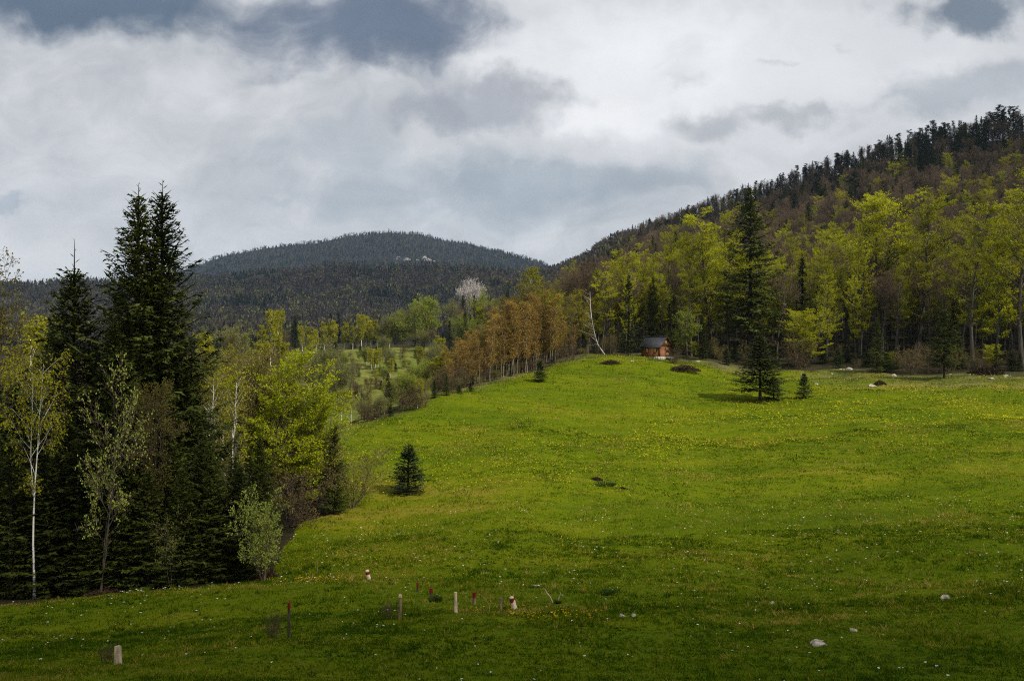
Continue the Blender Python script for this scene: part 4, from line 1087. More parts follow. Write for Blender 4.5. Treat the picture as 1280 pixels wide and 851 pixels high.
for nm, vf, mt, lab in (('conifer_forest', far_conifers(CON), fm1, 'dark conifers covering the far mountain and the ridge below it'),
                        ('leafless_forest', far_broad(DEC), fm2, 'brown and pale green broadleaf trees mixed into the far hillsides')):
    o = clean(bpy.data.objects.new(nm, vf.mesh(nm, [mt]))); o['kind'] = 'stuff'; o['label'] = lab

# ================================================================== rocks, cabin, posts
def simple_mat(name, ca, cb, scale, rough=.85, bump=.3, dist=.02, stretch=(1, 1, 1), spec=.2, detail=5, lo=.35, hi=.65):
    m, nt = new_mat(name); n = N(nt)
    tc = n('ShaderNodeTexCoord'); mp = n('ShaderNodeMapping', {'Vector': tc.outputs['Object'], 'Scale': stretch})
    nz = n.noise(mp.outputs[0], scale, detail, .65).outputs['Fac']
    col = n.mix(n.rng(nz, lo, hi), c4(ca), c4(cb))
    bp = n('ShaderNodeBump', {'Strength': bump, 'Distance': dist, 'Height': nz})
    d = n('ShaderNodeBsdfPrincipled', {'Base Color': col, 'Roughness': rough, 'Specular IOR Level': spec, 'Normal': bp.outputs[0]})
    n('ShaderNodeOutputMaterial', {0: d.outputs[0]})
    return m
M['rock'] = simple_mat('pale_limestone', (.15, .125, .095), (.54, .48, .39), 5, bump=.6, dist=.05)
M['wood'] = simple_mat('varnished_boards', (.17, .052, .013), (.40, .14, .036), 2.5, .5, stretch=(1.2, 1.2, 9), spec=.4)
M['wood_dark'] = simple_mat('dark_stained_timber', (.03, .014, .007), (.08, .035, .016), 6, .6)
M['wood_pale'] = simple_mat('raw_pale_boards', (.34, .22, .11), (.56, .40, .22), 4, .7, stretch=(1, 1, 6))
M['roofing'] = simple_mat('dark_grey_roofing', (.020, .021, .026), (.042, .044, .052), 3, .5, spec=.4)
M['stone'] = simple_mat('whitewashed_foundation_stone', (.24, .225, .20), (.52, .50, .46), 7, bump=.6)
M['post_pale'] = simple_mat('bleached_post_wood', (.42, .30, .19), (.74, .58, .40), 14, stretch=(1, 1, .25))
M['post_dark'] = simple_mat('weathered_post_wood', (.035, .026, .018), (.10, .075, .05), 14, stretch=(1, 1, .25))
M['post_mid'] = simple_mat('brown_post_wood', (.13, .085, .045), (.30, .21, .125), 14, stretch=(1, 1, .25))
M['red'] = simple_mat('red_marker_paint', (.10, .007, .006), (.24, .013, .010), 20, .6)
M['cream'] = simple_mat('cream_marker_paint', (.62, .50, .34), (.80, .68, .50), 20, .6)

def rock_mesh(name, sx, sy, sz, seed, sub=3, mat='rock'):
    import bmesh
    bm = bmesh.new(); bmesh.ops.create_icosphere(bm, subdivisions=sub, radius=1)
    r = np.random.default_rng(seed)
    dirs = nrm(r.normal(0, 1, (11, 3))); cut = r.uniform(.45, .9, 11)
    a, b, c = SNoise(seed), SNoise(seed + 1), SNoise(seed + 2)
    for v in bm.verts:
        p = np.array(v.co)
        for dd, ct in zip(dirs, cut):
            e = p @ dd
            if e > ct: p = p - dd * (e - ct) * .9
        p = p * (1 + .06 * a(p[0] + p[2], p[1], .8) + .03 * b(p[0], p[1] + p[2], .35))
        v.co = (p[0] * sx, p[1] * sy, p[2] * sz)
    me = bpy.data.meshes.new(name); bm.to_mesh(me); bm.free(); me.materials.append(M[mat])
    return me
def rock(u, v, w, h, lab, seed, d=None, group=None):
    d = d or d_at(u, v); s = d / F
    if d > 90: w, h = w * .75, h * .7
    o = clean(bpy.data.objects.new('rock', rock_mesh('rock', w * s / 2, w * s / 2 * .8, h * s * .75, seed)))
    x, y, z = at(u, d); o.location = (x, y, z - h * s * .10); o.rotation_euler = (0, 0, seed)
    return setp(o, lab, 'rock', group)
rock(1024, 806, 26, 12, 'largest pale boulder lying in the near grass', 3)
rock(1066, 788, 14, 6, 'flat tan stone up the slope from the largest boulder', 4)
rock(965, 755, 12, 6, 'small rounded tan stone on the near slope', 5)
rock(777, 770, 12, 6, 'brighter of two stones in the grassy fold', 6)
rock(791, 770, 11, 5, 'greyer of two stones in the grassy fold', 7)
rock(1183, 749, 18, 10, 'tan tussocky stone on the slope right of the boulder', 8)
rock(671, 733, 13, 6, 'grey stone half sunk above the marker post', 9)
rock(1020, 481, 9, 6, 'white stone beside the small lone spruce', 10)
rock(1090, 483, 17, 7, 'white rock at the wood edge below the dark spruce', 11)
rock(1104, 480, 10, 6, 'grey rock next to the white rock at the wood edge', 12)
rock(1118, 470, 14, 6, 'dark grey rock above the white one at the wood edge', 13)
rock(1238, 474, 18, 6, 'pale scree rock low at the right wood edge', 14)
rock(1258, 470, 13, 5, 'second pale scree rock at the right wood edge', 15)
rock(1140, 455, 12, 6, 'grey rock in the shade under the bare-footed spruce', 16)
rock(790, 452, 9, 4, 'flat white stone in the grass left of the cabin', 17)
rock(872, 452, 12, 5, 'pale stone right of the brush heap by the cabin', 18)
rock(1062, 462, 12, 6, 'grey-white rock between lone spruce and edge spruce', 19)
for i in range(16):
    u = 985 + RNG.random() * 300; d = float(mend(u)) + RNG.uniform(-6, 5)
    rock(u, 0, RNG.uniform(3, 7), RNG.uniform(1.5, 3.5), 'small pale stone scattered along the right wood edge', 40 + i, d=d, group='small stones along the wood edge')

# pale cliff high on the far mountain
def cliff(u0, u1, v, hgt, seed, lab):
    d = 3560.; s = d / F; r = np.random.default_rng(seed)
    import bmesh
    d = d_at((u0 + u1) / 2, v, 2600, 4050); s = d / F
    bm = bmesh.new()
    w = (u1 - u0) * s; nx, nz = 46, 14
    x0 = float(ux(u0, d)); grid = []
    nA, nB = SNoise(seed), SNoise(seed + 5)
    for i in range(nx + 1):
        colv = []
        fx = i / nx; x = x0 + w * fx
        top = hgt * s * (math.sin(PI * min(max(fx, .02), .98)) ** .5) * (.65 + .5 * nA(x, 0, 60))
        for j in range(nz + 1):
            fz = j / nz
            y = d + 16 + fz * top * 1.1 + 3.5 * nA(x, fz * 40, 22) + 1.5 * nB(x, fz * 40, 7)
            colv.append(bm.verts.new((x + 2 * nB(x, fz * 50, 14), y, float(tzx(x, d + 16)) - 4 + fz * max(top, 4) * 1.6)))
        colv.append(bm.verts.new((x, d + 16 + 60, float(tzx(x, d + 76)) - 6)))
        grid.append(colv)
    for i in range(nx):
        for j in range(nz + 1):
            bm.faces.new((grid[i][j], grid[i + 1][j], grid[i + 1][j + 1], grid[i][j + 1]))
    me = bpy.data.meshes.new('cliff'); bm.to_mesh(me); bm.free(); me.materials.append(simple_mat('cliff_limestone', (.11, .10, .09), (.38, .36, .34), .06, bump=.8, dist=3, detail=6))
    o = clean(bpy.data.objects.new('cliff', me)); setp(o, lab, 'cliff')
cliff(491, 513, 327, 6, 1, 'smaller pale limestone cliff high on the far mountain')
cliff(519, 547, 327, 7, 2, 'broader pale limestone cliff right of the smaller one on the mountain')

# ------------------------------------------------------------------ the cabin
def bx(vf, x0, x1, y0, y1, z0, z1, rot=None):
    v = np.array([(x, y, z) for z in (z0, z1) for x, y in ((x0, y0), (x1, y0), (x1, y1), (x0, y1))], float)
    q = [(0, 3, 2, 1), (4, 5, 6, 7), (0, 1, 5, 4), (1, 2, 6, 5), (2, 3, 7, 6), (3, 0, 4, 7)]
    vf.add(v, q)
def part(name, vf, mat, parent, smooth=False):
    o = clean(bpy.data.objects.new(name, vf.mesh(name, [M[mat]], smooth))); o.parent = parent; return o
def build_cabin():
    d = d_at(819, 447); x, y, z = at(821, d)
    root = clean(bpy.data.objects.new('wooden_cabin', None)); root.location = (x, y, z); root.rotation_euler = (0, 0, math.radians(42))
    setp(root, 'small varnished wooden cabin with dark grey gable roof at the wood edge', 'cabin')
    # gable front is local -y, eave wall is local -x
    W, D, HW, HR, FZ = 1.75, 1.95, 2.12, 3.75, .30
    v = VF()
    r = random.Random(4)
    for sx in (-1, 1):                                    # courses of rough white stones
        yy = -D
        while yy < D - .1:
            l = r.uniform(.35, .6); bx(v, sx * W - .18, sx * W + .18, yy, min(yy + l - .03, D), -.5, FZ - r.uniform(.02, .10)); yy += l
    for sy in (-1, 1):
        xx = -W + .2
        while xx < W - .25:
            l = r.uniform(.35, .6); bx(v, xx, min(xx + l - .03, W - .2), sy * D - .18, sy * D + .18, -.5, FZ - r.uniform(.02, .10)); xx += l
    part('foundation', v, 'stone', root)
    v = VF(); n = 9; hh = (HW - FZ) / n
    for i in range(n):                                    # lapped horizontal boards
        z0, z1 = FZ + i * hh, FZ + (i + 1) * hh - .012; e = .012 * (i % 2)
        bx(v, -W + .02, W - .02, -D - .03 - e, -D + .05, z0, z1); bx(v, -W + .02, W - .02, D - .05, D + .03 + e, z0, z1)
        bx(v, -W - .03 - e, -W + .05, -D + .06, D - .06, z0, z1); bx(v, W - .05, W + .03 + e, -D + .06, D - .06, z0, z1)
    bx(v, -W + .06, W - .06, -D + .06, D - .06, FZ - .05, HW + .02)
    part('wall', v, 'wood', root)
    for sy in (-1, 1):                                    # gables: upright pale boards
        v = VF(); nb = 13
        for i in range(nb):
            x0 = -W + .05 + (2 * W - .1) * i / nb; x1 = -W + .05 + (2 * W - .1) * (i + 1) / nb - .02
            t0 = HW + (1 - abs(x0) / (W + .1)) * (HR - HW) * .94; t1 = HW + (1 - abs(x1) / (W + .1)) * (HR - HW) * .94
            ya, yb = (sy * (D - .03), sy * (D + .035 + .012 * (i % 2))); ya, yb = min(ya, yb), max(ya, yb)
            vv = [(x0, ya, HW + .06), (x1, ya, HW + .06), (x1, yb, HW + .06), (x0, yb, HW + .06), (x0, ya, t0), (x1, ya, t1), (x1, yb, t1), (x0, yb, t0)]
            v.add(vv, [(0, 3, 2, 1), (4, 5, 6, 7), (0, 1, 5, 4), (1, 2, 6, 5), (2, 3, 7, 6), (3, 0, 4, 7)])
        g = part('gable', v, 'wood', root)
        v = VF(); bx(v, -.28, .28, sy * (D + .05) - .012, sy * (D + .05) + .03, HW + .35, HW + .95); part('gable_hatch', v, 'wood_pale', g)
        v = VF(); bx(v, -W - .08, W + .08, sy * (D + .04) - .05, sy * (D + .04) + .05, HW - .05, HW + .05); part('tie_beam', v, 'wood_dark', root)
    for sx in (-1, 1):
        for sy in (-1, 1):
            v = VF(); bx(v, sx * W - .085, sx * W + .085, sy * D - .085, sy * D + .085, FZ - .04, HW + .0); part('corner_post', v, 'wood_dark', root)
    for sx in (-1, 1):                                    # two roof slopes with thickness and battens
        v = VF(); oh = .38; e = W + oh; ze = HW - oh * (HR - HW) / W + .10; zr = HR + .10; th = .09
        ya, yb = -D - .45, D + .40
        xs = np.array([0, sx * e]); zz = np.array([zr, ze])
        vv = [(0, ya, zr), (sx * e, ya, ze), (sx * e, yb, ze), (0, yb, zr), (0, ya, zr - th), (sx * e, ya, ze - th), (sx * e, yb, ze - th), (0, yb, zr - th)]
        v.add(vv, [(0, 1, 2, 3), (4, 7, 6, 5), (0, 4, 5, 1), (1, 5, 6, 2), (2, 6, 7, 3), (3, 7, 4, 0)])
        for i in range(10):                               # raised seams down the slope
            yy = ya + .1 + (yb - ya - .2) * i / 9
            vv = [(0, yy - .02, zr), (sx * e, yy - .02, ze), (sx * e, yy + .02, ze), (0, yy + .02, zr), (0, yy - .02, zr + .03), (sx * e, yy - .02, ze + .03), (sx * e, yy + .02, ze + .03), (0, yy + .02, zr + .03)]
            v.add(vv, [(0, 3, 2, 1), (4, 5, 6, 7), (0, 1, 5, 4), (1, 2, 6, 5), (2, 3, 7, 6), (3, 0, 4, 7)])
        part('roof', v, 'roofing', root)
        v = VF()                                          # barge boards
        for yy in (ya - .03, yb):
            vv = [(0, yy, zr - .02), (sx * e, yy, ze - .02), (sx * e, yy + .03, ze - .02), (0, yy + .03, zr - .02), (0, yy, zr - .2), (sx * e, yy, ze - .2), (sx * e, yy + .03, ze - .2), (0, yy + .03, zr - .2)]
            v.add(vv, [(0, 1, 2, 3), (4, 7, 6, 5), (0, 4, 5, 1), (1, 5, 6, 2), (2, 6, 7, 3), (3, 7, 4, 0)])
        part('barge_board', v, 'wood_dark', root)
    v = VF(); bx(v, -.14, .14, -D - .45, D + .4, HR + .06, HR + .14); part('ridge_cap', v, 'roofing', root)
    # door and shutters
    v = VF(); bx(v, .02, .86, -D - .09, -D - .045, FZ + .02, HW - .18); dr = part('door', v, 'wood_dark', root)
    v = VF(); bx(v, .10, .78, -D - .115, -D - .092, FZ + 1.0, HW - .28); part('door_panel', v, 'wood_pale', dr)
    v = VF(); bx(v, .10, .78, -D - .115, -D - .092, FZ + .12, FZ + .62); part('door_panel', v, 'wood_pale', dr)
    v = VF(); bx(v, .68, .76, -D - .15, -D - .117, FZ + .75, FZ + .83); part('door_handle', v, 'roofing', dr)
    for (a, b) in ((-1.35, -.75), (.45, 1.05)):
        v = VF(); bx(v, -W - .09, -W - .045, a, b, FZ + .55, HW - .25); w = part('window', v, 'wood_dark', root)
        v = VF(); bx(v, -W - .115, -W - .092, a + .07, b - .07, FZ + .62, HW - .32); part('shutter', v, 'wood_pale', w)
    v = VF()
    bx(v, -.2, 1.5, -D - .95, -D - .22, -.05, .14); part('step', v, 'stone', root)
build_cabin()

# ------------------------------------------------------------------ posts and sticks in the meadow
def post(name, u, vb, px, wpx, lab, mat, band=None, lean=(0, 0), square=False, seed=0, cap=None):
    d = d_at(u, vb); s = d / F; h = px * s; w = wpx * s
    x, y, z = at(u, d)
    root = clean(bpy.data.objects.new(name, None)); root.location = (x, y, z); root.rotation_euler = (lean[0], lean[1], 0 if abs(lean[1]) > .1 else seed * .7)
    setp(root, lab, 'post')
    r = random.Random(seed); v = VF()
    k = 4 if square else 8
    zz = [-.15, h * .3, h * .65, h * .93, h]; rad = [w * .58, w * .53, w * .5, w * .48, w * (.44 if not square else .47)]
    pts = np.array([[(r.gauss(0, w * .025), r.gauss(0, w * .025), q) for q in zz]])
    polytubes(v, pts, np.array([rad]) * (1.2 if square else 1), k)
    n = k; top = v.n - n
    vv, qq, tt, aa = v.arrays()
    c = vv[top:top + n].mean(0) + np.array([w * .1, 0, w * .12])
    v.add(np.vstack([vv[top:top + n], c]), None, [(i, (i + 1) % n, n) for i in range(n)])
    part('shaft', v, mat, root)
    if band:
        z0, z1, bm_ = band; v = VF()
        polytubes(v, np.array([[(pts[0, -1, 0], pts[0, -1, 1], h * z0), (pts[0, -1, 0], pts[0, -1, 1], h * z1)]]), np.array([[w * .56, w * .54]]) * (1.2 if square else 1), k)
        if z1 >= 1:
            vv, _, _, _ = v.arrays(); rr_ = vv[k:2 * k]
            v.add(np.vstack([rr_, rr_.mean(0) + [0, 0, w * .12]]), None, [(i, (i + 1) % k, k) for i in range(k)])
        part('paint_band', v, bm_, root)
    if cap:
        v = VF(); polytubes(v, np.array([[(pts[0, -1, 0], pts[0, -1, 1], h * cap), (pts[0, -1, 0], pts[0, -1, 1], h * 1.03)]]), np.array([[w * .57, w * .5]]), k)
        vv, _, _, _ = v.arrays(); rr_ = vv[k:2 * k]; v.add(np.vstack([rr_, rr_.mean(0) + [0, 0, w * .1]]), None, [(i, (i + 1) % k, k) for i in range(k)])
        part('bleached_top', v, 'post_pale', root)
    return root
post('wooden_stake', 147.5, 830, 23, 7.5, 'pale square wooden stake nearest the bottom left picture corner', 'post_pale', square=True, seed=1)
post('marker_post', 361, 797, 43, 3.6, 'thin dark post with a red-painted tip in the near grass', 'post_dark', (.86, 1.02, 'red'), (0, .01), seed=2)
post('wooden_stake', 500, 774, 30, 4.2, 'brown post with a bleached top left of the tan stake', 'post_mid', None, (0, -.03), seed=3, cap=.93)
post('wooden_stake', 570, 766, 26, 4.2, 'slim tan stake between the bleached-top post and the red-banded ones', 'post_pale', None, (0, .03), seed=4)
post('wooden_stake', 626, 763, 16, 4.2, 'short brown stump of a stake left of the leaning red-banded post', 'post_mid', None, (0, 0), seed=5)
post('marker_post', 644, 762, 17, 6.0, 'leaning cream post with a red band in the grassy fold', 'cream', (.60, .90, 'red'), (0, -.28), seed=6)
post('marker_post', 461.5, 725, 13, 5.0, 'leaning cream post with a red band alone before the meadow slope', 'cream', (.58, .86, 'red'), (0, -.22), seed=7)
post('marker_post', 539, 746, 11, 4.0, 'small dark red-brown stub beside the green tuft', 'post_dark', (.5, 1.02, 'red'), seed=8)
post('marker_post', 593, 755, 15, 4.0, 'grey stub with dark red tip behind the tan stake', 'post_mid', (.55, 1.02, 'red'), seed=9)
post('marker_post', 522, 739, 11, 2.6, 'faint thin dark red peg farthest behind the bleached-top post', 'post_dark', (.6, 1.02, 'red'), seed=10)
post('wooden_stake', 487.5, 729, 6, 2.2, 'tiny dark peg on the slope above the bleached-top post', 'post_dark', seed=11)
post('marker_post', 318.5, 719, 13, 4.2, 'small post with a red top under the pale willow shrub', 'post_mid', (.72, 1.02, 'red'), seed=12)
post('wooden_stake', 35, 738, 30, 4.5, 'grey broken trunk standing in the black shade of the wood', 'post_mid', seed=13)

def stick(u, vb, du, px, wpx, lab, mat):
    d = d_at(u, vb); s = d / F; x, y, z = at(u, d); v = VF(); r = random.Random(int(u))
    p = np.array([[(0, 0, -.05), (du * s * .4, .05, px * s * .42), (du * s * .75, .02, px * s * .7), (du * s, .1, px * s)]])
    polytubes(v, p, np.array([[wpx, wpx * .85, wpx * .7, wpx * .35]]) * s * .5, 5)
    o = clean(bpy.data.objects.new('stick', v.mesh('stick', [M[mat]], True))); o.location = (x, y, z); setp(o, lab, 'stick')
stick(692, 753, -11, 17, 1.6, 'longer pale stick leaning in the grassy fold', 'post_pale')
stick(697, 753, 4, 12, 1.2, 'shorter pale stick leaning the other way beside the longer one', 'post_pale')
stick(128, 828, -7, 19, 2.0, 'dark twig sticking up beside the pale square stake', 'post_dark')
stick(613, 757, -12, 14, 1.0, 'thin brown stick left of the red-banded post', 'post_mid')
stick(487, 773, .5, 17, 1.0, 'thin dark stem left of the bleached-top post', 'post_dark')
stick(396, 718, 1, 20, 1.2, 'thin brown stem rising from the yellow flower strip', 'post_mid')
for u, vb, h, k, lab in [(344, 796, .45, 'brown_shrub', 'dark twiggy tuft left of the thin red-tipped post'),
                         (484, 774, .35, 'brown_shrub', 'dark twiggy tuft left of the bleached-top post'),
                         (136, 829, .28, 'brown_shrub', 'dark twiggy tuft at the pale square stake')]:
    plant(k, 'twig_tuft', u, d_at(u, vb), h, lab, cat='plant', parts=False, wid=.7)

# green leafy tufts
def leafy_tuft(u, vb, wpx, hpx, lab, seed, mats=('tuft',)):
    d = d_at(u, vb); s = d / F; r = np.random.default_rng(seed); v = VF(); n = 260
    a = r.uniform(0, 2 * PI, n); q = r.random(n) ** .5
    c = np.stack([np.cos(a) * q * wpx * s * .35, np.sin(a) * q * wpx * s * .35, r.uniform(-.02, .2, n) * hpx * s], 1)
    dv = np.stack([np.cos(a) * (.3 + q), np.sin(a) * (.3 + q), r.uniform(.3, 1.2, n)], 1)
    rhombs(v, c, dv, np.stack([-np.sin(a), np.cos(a), r.normal(0, .5, n)], 1) + r.normal(0, .5, (n, 3)), hpx * s * r.uniform(.5, 1.05, n), hpx * s * .16, tint=r.random(n))
    o = clean(bpy.data.objects.new('leafy_tuft', v.mesh('leafy_tuft', [M['tuft']]))); x, y, z = at(u, d); o.location = (x, y, z); setp(o, lab, 'plant')
M['tuft'] = leaf_mat('dark_green_blades', (.025, .060, .006), (.085, .13, .02), .3)
leafy_tuft(544, 752, 13, 9, 'dark green tuft behind the bleached-top post', 1)
leafy_tuft(760, 743, 15, 9, 'dark green tuft on the slope above the twin stones', 2)
leafy_tuft(697, 754, 6, 5, 'small green tuft at the foot of the leaning sticks', 3)

# heaps of dead brush
def heap(u, vb, wpx, hpx, lab, seed, mat='heap', n=420, leafy=True, d=None):
    d = d or d_at(u, vb); s = d / F; r = np.random.default_rng(seed); v = VF()
    W, Hh = wpx * s / 2, hpx * s
    a = r.uniform(0, 2 * PI, n); q = r.random(n) ** .6
    c = np.stack([np.cos(a) * q * W, np.sin(a) * q * W * .7, (1 - q ** 2) * Hh * r.uniform(.2, .85, n)], 1)
    dv = r.normal(0, 1, (n, 3)); dv[:, 2] *= .35; dv = nrm(dv)
    l = W * r.uniform(.15, .5, n)
    prisms(v, c - dv * l[:, None] / 2, c + dv * l[:, None] / 2, .012 + .006 * W, .006, 3, tint=r.uniform(0, .6))
    m = n * 2; a = r.uniform(0, 2 * PI, m); q = r.random(m) ** .5
    c = np.stack([np.cos(a) * q * W * 1.05, np.sin(a) * q * W * .75, (1 - q ** 2) * Hh * r.uniform(.3, .8, m)], 1)
    rhombs(v, c, r.normal(0, 1, (m, 3)) * [1, 1, .5], r.normal(0, .5, (m, 3)) + [0, 0, 1], W * r.uniform(.06, .16, m), W * .07, tint=r.random(m))
    o = clean(bpy.data.objects.new('brush_heap', v.mesh('brush_heap', [M[mat]]))); x, y, z = at(u, d); o.location = (x, y, z - .02); setp(o, lab, 'brush heap')
M['heap'] = leaf_mat('dead_brush', (.022, .014, .008), (.095, .060, .034), .05, .8, .1)
heap(763, 455, 26, 6, 'dark brown brush heap below the leaning birch', 1)
heap(855, 464, 40, 9, 'wide grey-brown brush heap right of the cabin', 2)
heap(841, 449, 10, 5, 'little dark woodpile in front of the cabin door', 3)
heap(274, 724, 44, 16, 'brown heap of dead leaves and twigs at the corner of the dark wood', 4, n=700)
heap(332, 722, 34, 18, 'tangle of dry stems under the pale willow shrub', 5, n=500)
heap(1100, 481, 16, 7, 'dry brown tussock behind the white rock', 6)
heap(1232, 467, 44, 10, 'low brown scrub heap above the scree rocks', 7)
heap(130, 741, 50, 5, 'reddish strip of fallen twigs along the dark wood edge', 8, n=600)
leafy_tuft(757, 607, 30, 7, 'dark mound of coarse leaves in the upper meadow', 8)
heap(745, 600, 18, 5, 'bare dark earth and stems on the upper meadow mound', 9)
heap(778, 611, 13, 3, 'small dark clod right of the upper meadow mound', 10)

# ================================================================== grass and flowers
def meadow_pts(n, d0, d1, seed, half=.66, pw=1.0):
    r = np.random.default_rng(seed)
    d = np.sqrt(r.uniform(d0 * d0, d1 * d1, n)) if pw == 1 else np.exp(r.uniform(math.log(d0), math.log(d1), n))
    x = r.uniform(-half, half, n) * d; u = U0 + F * x / d
    k = d < mend(u) - .3 + .8 * SN1(x, d, 3)
    return x[k], d[k], r
GN_A, GN_B = SNoise(31), SNoise(32)
def grass():
    v = VF()
    for n, d0, d1, bl, hh, seed in ((46000, 14.5, 30, 6, .085, 1), (46000, 28, 52, 5, .095, 2), (52000, 50, 95, 4, .12, 3), (52000, 90, 170, 4, .15, 4), (7000, 14.5, 50, 16, .17, 5)):
        x, y, r = meadow_pts(n, d0, d1, seed)
        if seed == 5:
            kk = r.random(len(x)) < .55 * np.clip(.3 + GN_A(x, y, 7) + .8 * GN_B(x, y, 2.4), .04, 1); x, y = x[kk], y[kk]
        z = tzx(x, y); m = len(x)
        tall = 1 + .45 * GN_A(x, y, 5) + .3 * GN_B(x, y, 1.4); tall = np.clip(tall, .35, 2.0)
        tint = np.clip((.40, .42, .48, .50, .40)[seed - 1] + .17 * GN_A(x, y, 11) + .20 * GN_B(x, y, 2.2) + .20 * GN_A((x * .91 + y * .41) * .3, -x * .41 + y * .91, 7) + r.normal(0, .22, m), 0, 1)
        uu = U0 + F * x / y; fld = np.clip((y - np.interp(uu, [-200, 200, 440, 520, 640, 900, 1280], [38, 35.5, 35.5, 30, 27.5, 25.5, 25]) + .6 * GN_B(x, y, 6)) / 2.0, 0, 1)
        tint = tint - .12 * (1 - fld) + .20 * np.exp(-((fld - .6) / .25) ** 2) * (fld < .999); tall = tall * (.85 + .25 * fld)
        tus = r.random(m) < .05; tall = np.where(tus, tall * 1.7, tall); tint = np.where(tus, tint + r.normal(.0, .28, m), tint)
        for b in range(bl):
            px = d_ = y
            sp = .05 * (d0 / 16)
            c = np.stack([x + r.normal(0, sp, m), y + r.normal(0, sp, m), z - .012], 1)
            dv = r.normal(0, .65, (m, 3)); dv[:, 2] = 1
            nn = r.normal(0, 1, (m, 3)); nn[:, 2] *= .3
            L = hh * tall * r.uniform(.5, 1.35, m); W = np.maximum(.007, y * .00055) * r.uniform(.7, 1.5, m)
            rhombs(v, c, dv, nn, L, W, tint=np.clip(tint + r.normal(0, .15, m), 0, 1), mid=.35)
    return v
m, nt = new_mat('grass_blades'); n = N(nt)
a = n('ShaderNodeAttribute', attribute_name='tint').outputs['Fac']
gc = n.ramp(a, [(.0, (.020, .052, .001)), (.33, (.056, .114, .001)), (.58, (.124, .170, .002)), (.8, (.28, .225, .014)), (1., (.46, .34, .09))])
bs = n('ShaderNodeBsdfPrincipled', {'Base Color': gc, 'Roughness': .7, 'Specular IOR Level': .05})
tr_ = n('ShaderNodeBsdfTranslucent', {'Color': gc}); mx = n('ShaderNodeMixShader', {0: .35, 1: bs.outputs[0], 2: tr_.outputs[0]})
n('ShaderNodeOutputMaterial', {0: mx.outputs[0]})
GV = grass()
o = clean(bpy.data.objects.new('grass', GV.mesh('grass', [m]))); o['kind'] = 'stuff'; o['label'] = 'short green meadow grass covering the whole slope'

def petal_mat(name, ca, cb):
    m, nt = new_mat(name); n = N(nt)
    a = n('ShaderNodeAttribute', attribute_name='tint').outputs['Fac']; c = n.mix(a, c4(ca), c4(cb))
    d = n('ShaderNodeBsdfDiffuse', {'Color': c}); t = n('ShaderNodeBsdfTranslucent', {'Color': c}); mx = n('ShaderNodeMixShader', {0: .35, 1: d.outputs[0], 2: t.outputs[0]})
    n('ShaderNodeOutputMaterial', {0: mx.outputs[0]}); return m
def blossoms(name, pts, size, mat, lab, r, hgt=.10):
    v = VF(); x, y = pts; z = tzx(x, y); m = len(x); hz = hgt * r.uniform(.7, 1.6, m)
    tint = r.random(m)
    for k in range(4):
        a = k * PI / 2 + r.uniform(0, .4, m)
        dv = np.stack([np.cos(a), np.sin(a), r.uniform(.1, .7, m)], 1); nn = np.stack([0 * a, 0 * a, 1 + 0 * a], 1) + r.normal(0, .35, (m, 3))
        rhombs(v, np.stack([x, y, z + hz], 1), dv, nn, size * .5, size * .55, tint=tint, mid=.6)
    o = clean(bpy.data.objects.new(name, v.mesh(name, [mat]))); o['kind'] = 'stuff'; o['label'] = lab
ym = petal_mat('yellow_petals', (.62, .52, .012), (.80, .74, .03)); om = petal_mat('golden_petals', (.62, .36, .006), (.80, .52, .012)); wm = petal_mat('white_petals', (.72, .72, .66), (.88, .88, .84))
# yellow flowers in streaks over the upper meadow
x, y, r = meadow_pts(90000, 48, 150, 11)
u = U0 + F * x / y; vrow = V0 - F * tzx(x, y) / y
cen = np.interp(u, [400, 520, 700, 900, 1060, 1280], [575, 590, 578, 540, 522, 520])
den = np.exp(-((vrow - cen) / np.interp(u, [400, 700, 900, 1280], [26, 34, 34, 30])) ** 2) * np.clip((u - 380) / 80, 0, 1)
ca, sa = math.cos(.42), math.sin(.42)
stq = GN_A((x * ca + y * sa) * .28, -x * sa + y * ca, 6) + .5 * GN_B(x, y, 5)
den = den * np.clip(.45 + .8 * stq, .03, 1.2) + .012
k = r.random(len(x)) < den * .8
sz = np.clip(y[k] * .0015, .07, .17) * r.uniform(.7, 1.3, k.sum())
blossoms('yellow_flowers', (x[k], y[k]), sz, ym, 'yellow wild flowers strewn in streaks over the upper meadow', r, .22)
print('yellow', k.sum())
x, y, r = meadow_pts(24000, 30, 62, 12); u = U0 + F * x / y
k = r.random(len(x)) < .05 * np.clip(.6 + GN_A(x, y, 9), .05, 2) * np.clip((u - 300) / 200, .1, 1)
blossoms('yellow_flowers', (x[k], y[k]), np.clip(y[k] * .0014, .045, .09), ym, 'sparse yellow flowers on the lower meadow slope', r, .16)
# golden strips of marsh flowers
px_, py_ = [], []
r = np.random.default_rng(14)
for uu, vv_, su, sv, nn_ in ((385, 725.5, 46, 1.6, 110), (655, 771, 26, 3.0, 22), (700, 770, 36, 4.0, 50), (610, 762, 60, 5, 20)):
    for _ in range(nn_):
        u1, v1 = uu + r.normal(0, su * .6), vv_ + r.normal(0, sv)
        d = d_at(u1, v1); px_.append(ux(u1, d)); py_.append(d)
blossoms('golden_flowers', (np.array(px_), np.array(py_)), .065, om, 'golden marsh flowers in a strip along the fold of the meadow', r, .10)
x, y, r = meadow_pts(15000, 15, 60, 13)
k = r.random(len(x)) < .075 * np.clip(.55 + .9 * GN_A(x, y, 6) + .5 * GN_B(x, y, 2.2), .04, 3)
blossoms('white_flowers', (x[k], y[k]), np.clip(y[k] * .0024, .055, .10) * r.uniform(.6, 1.3, k.sum()), wm, 'small white daisies dotted over the near grass', r, .14)
print('white', k.sum())

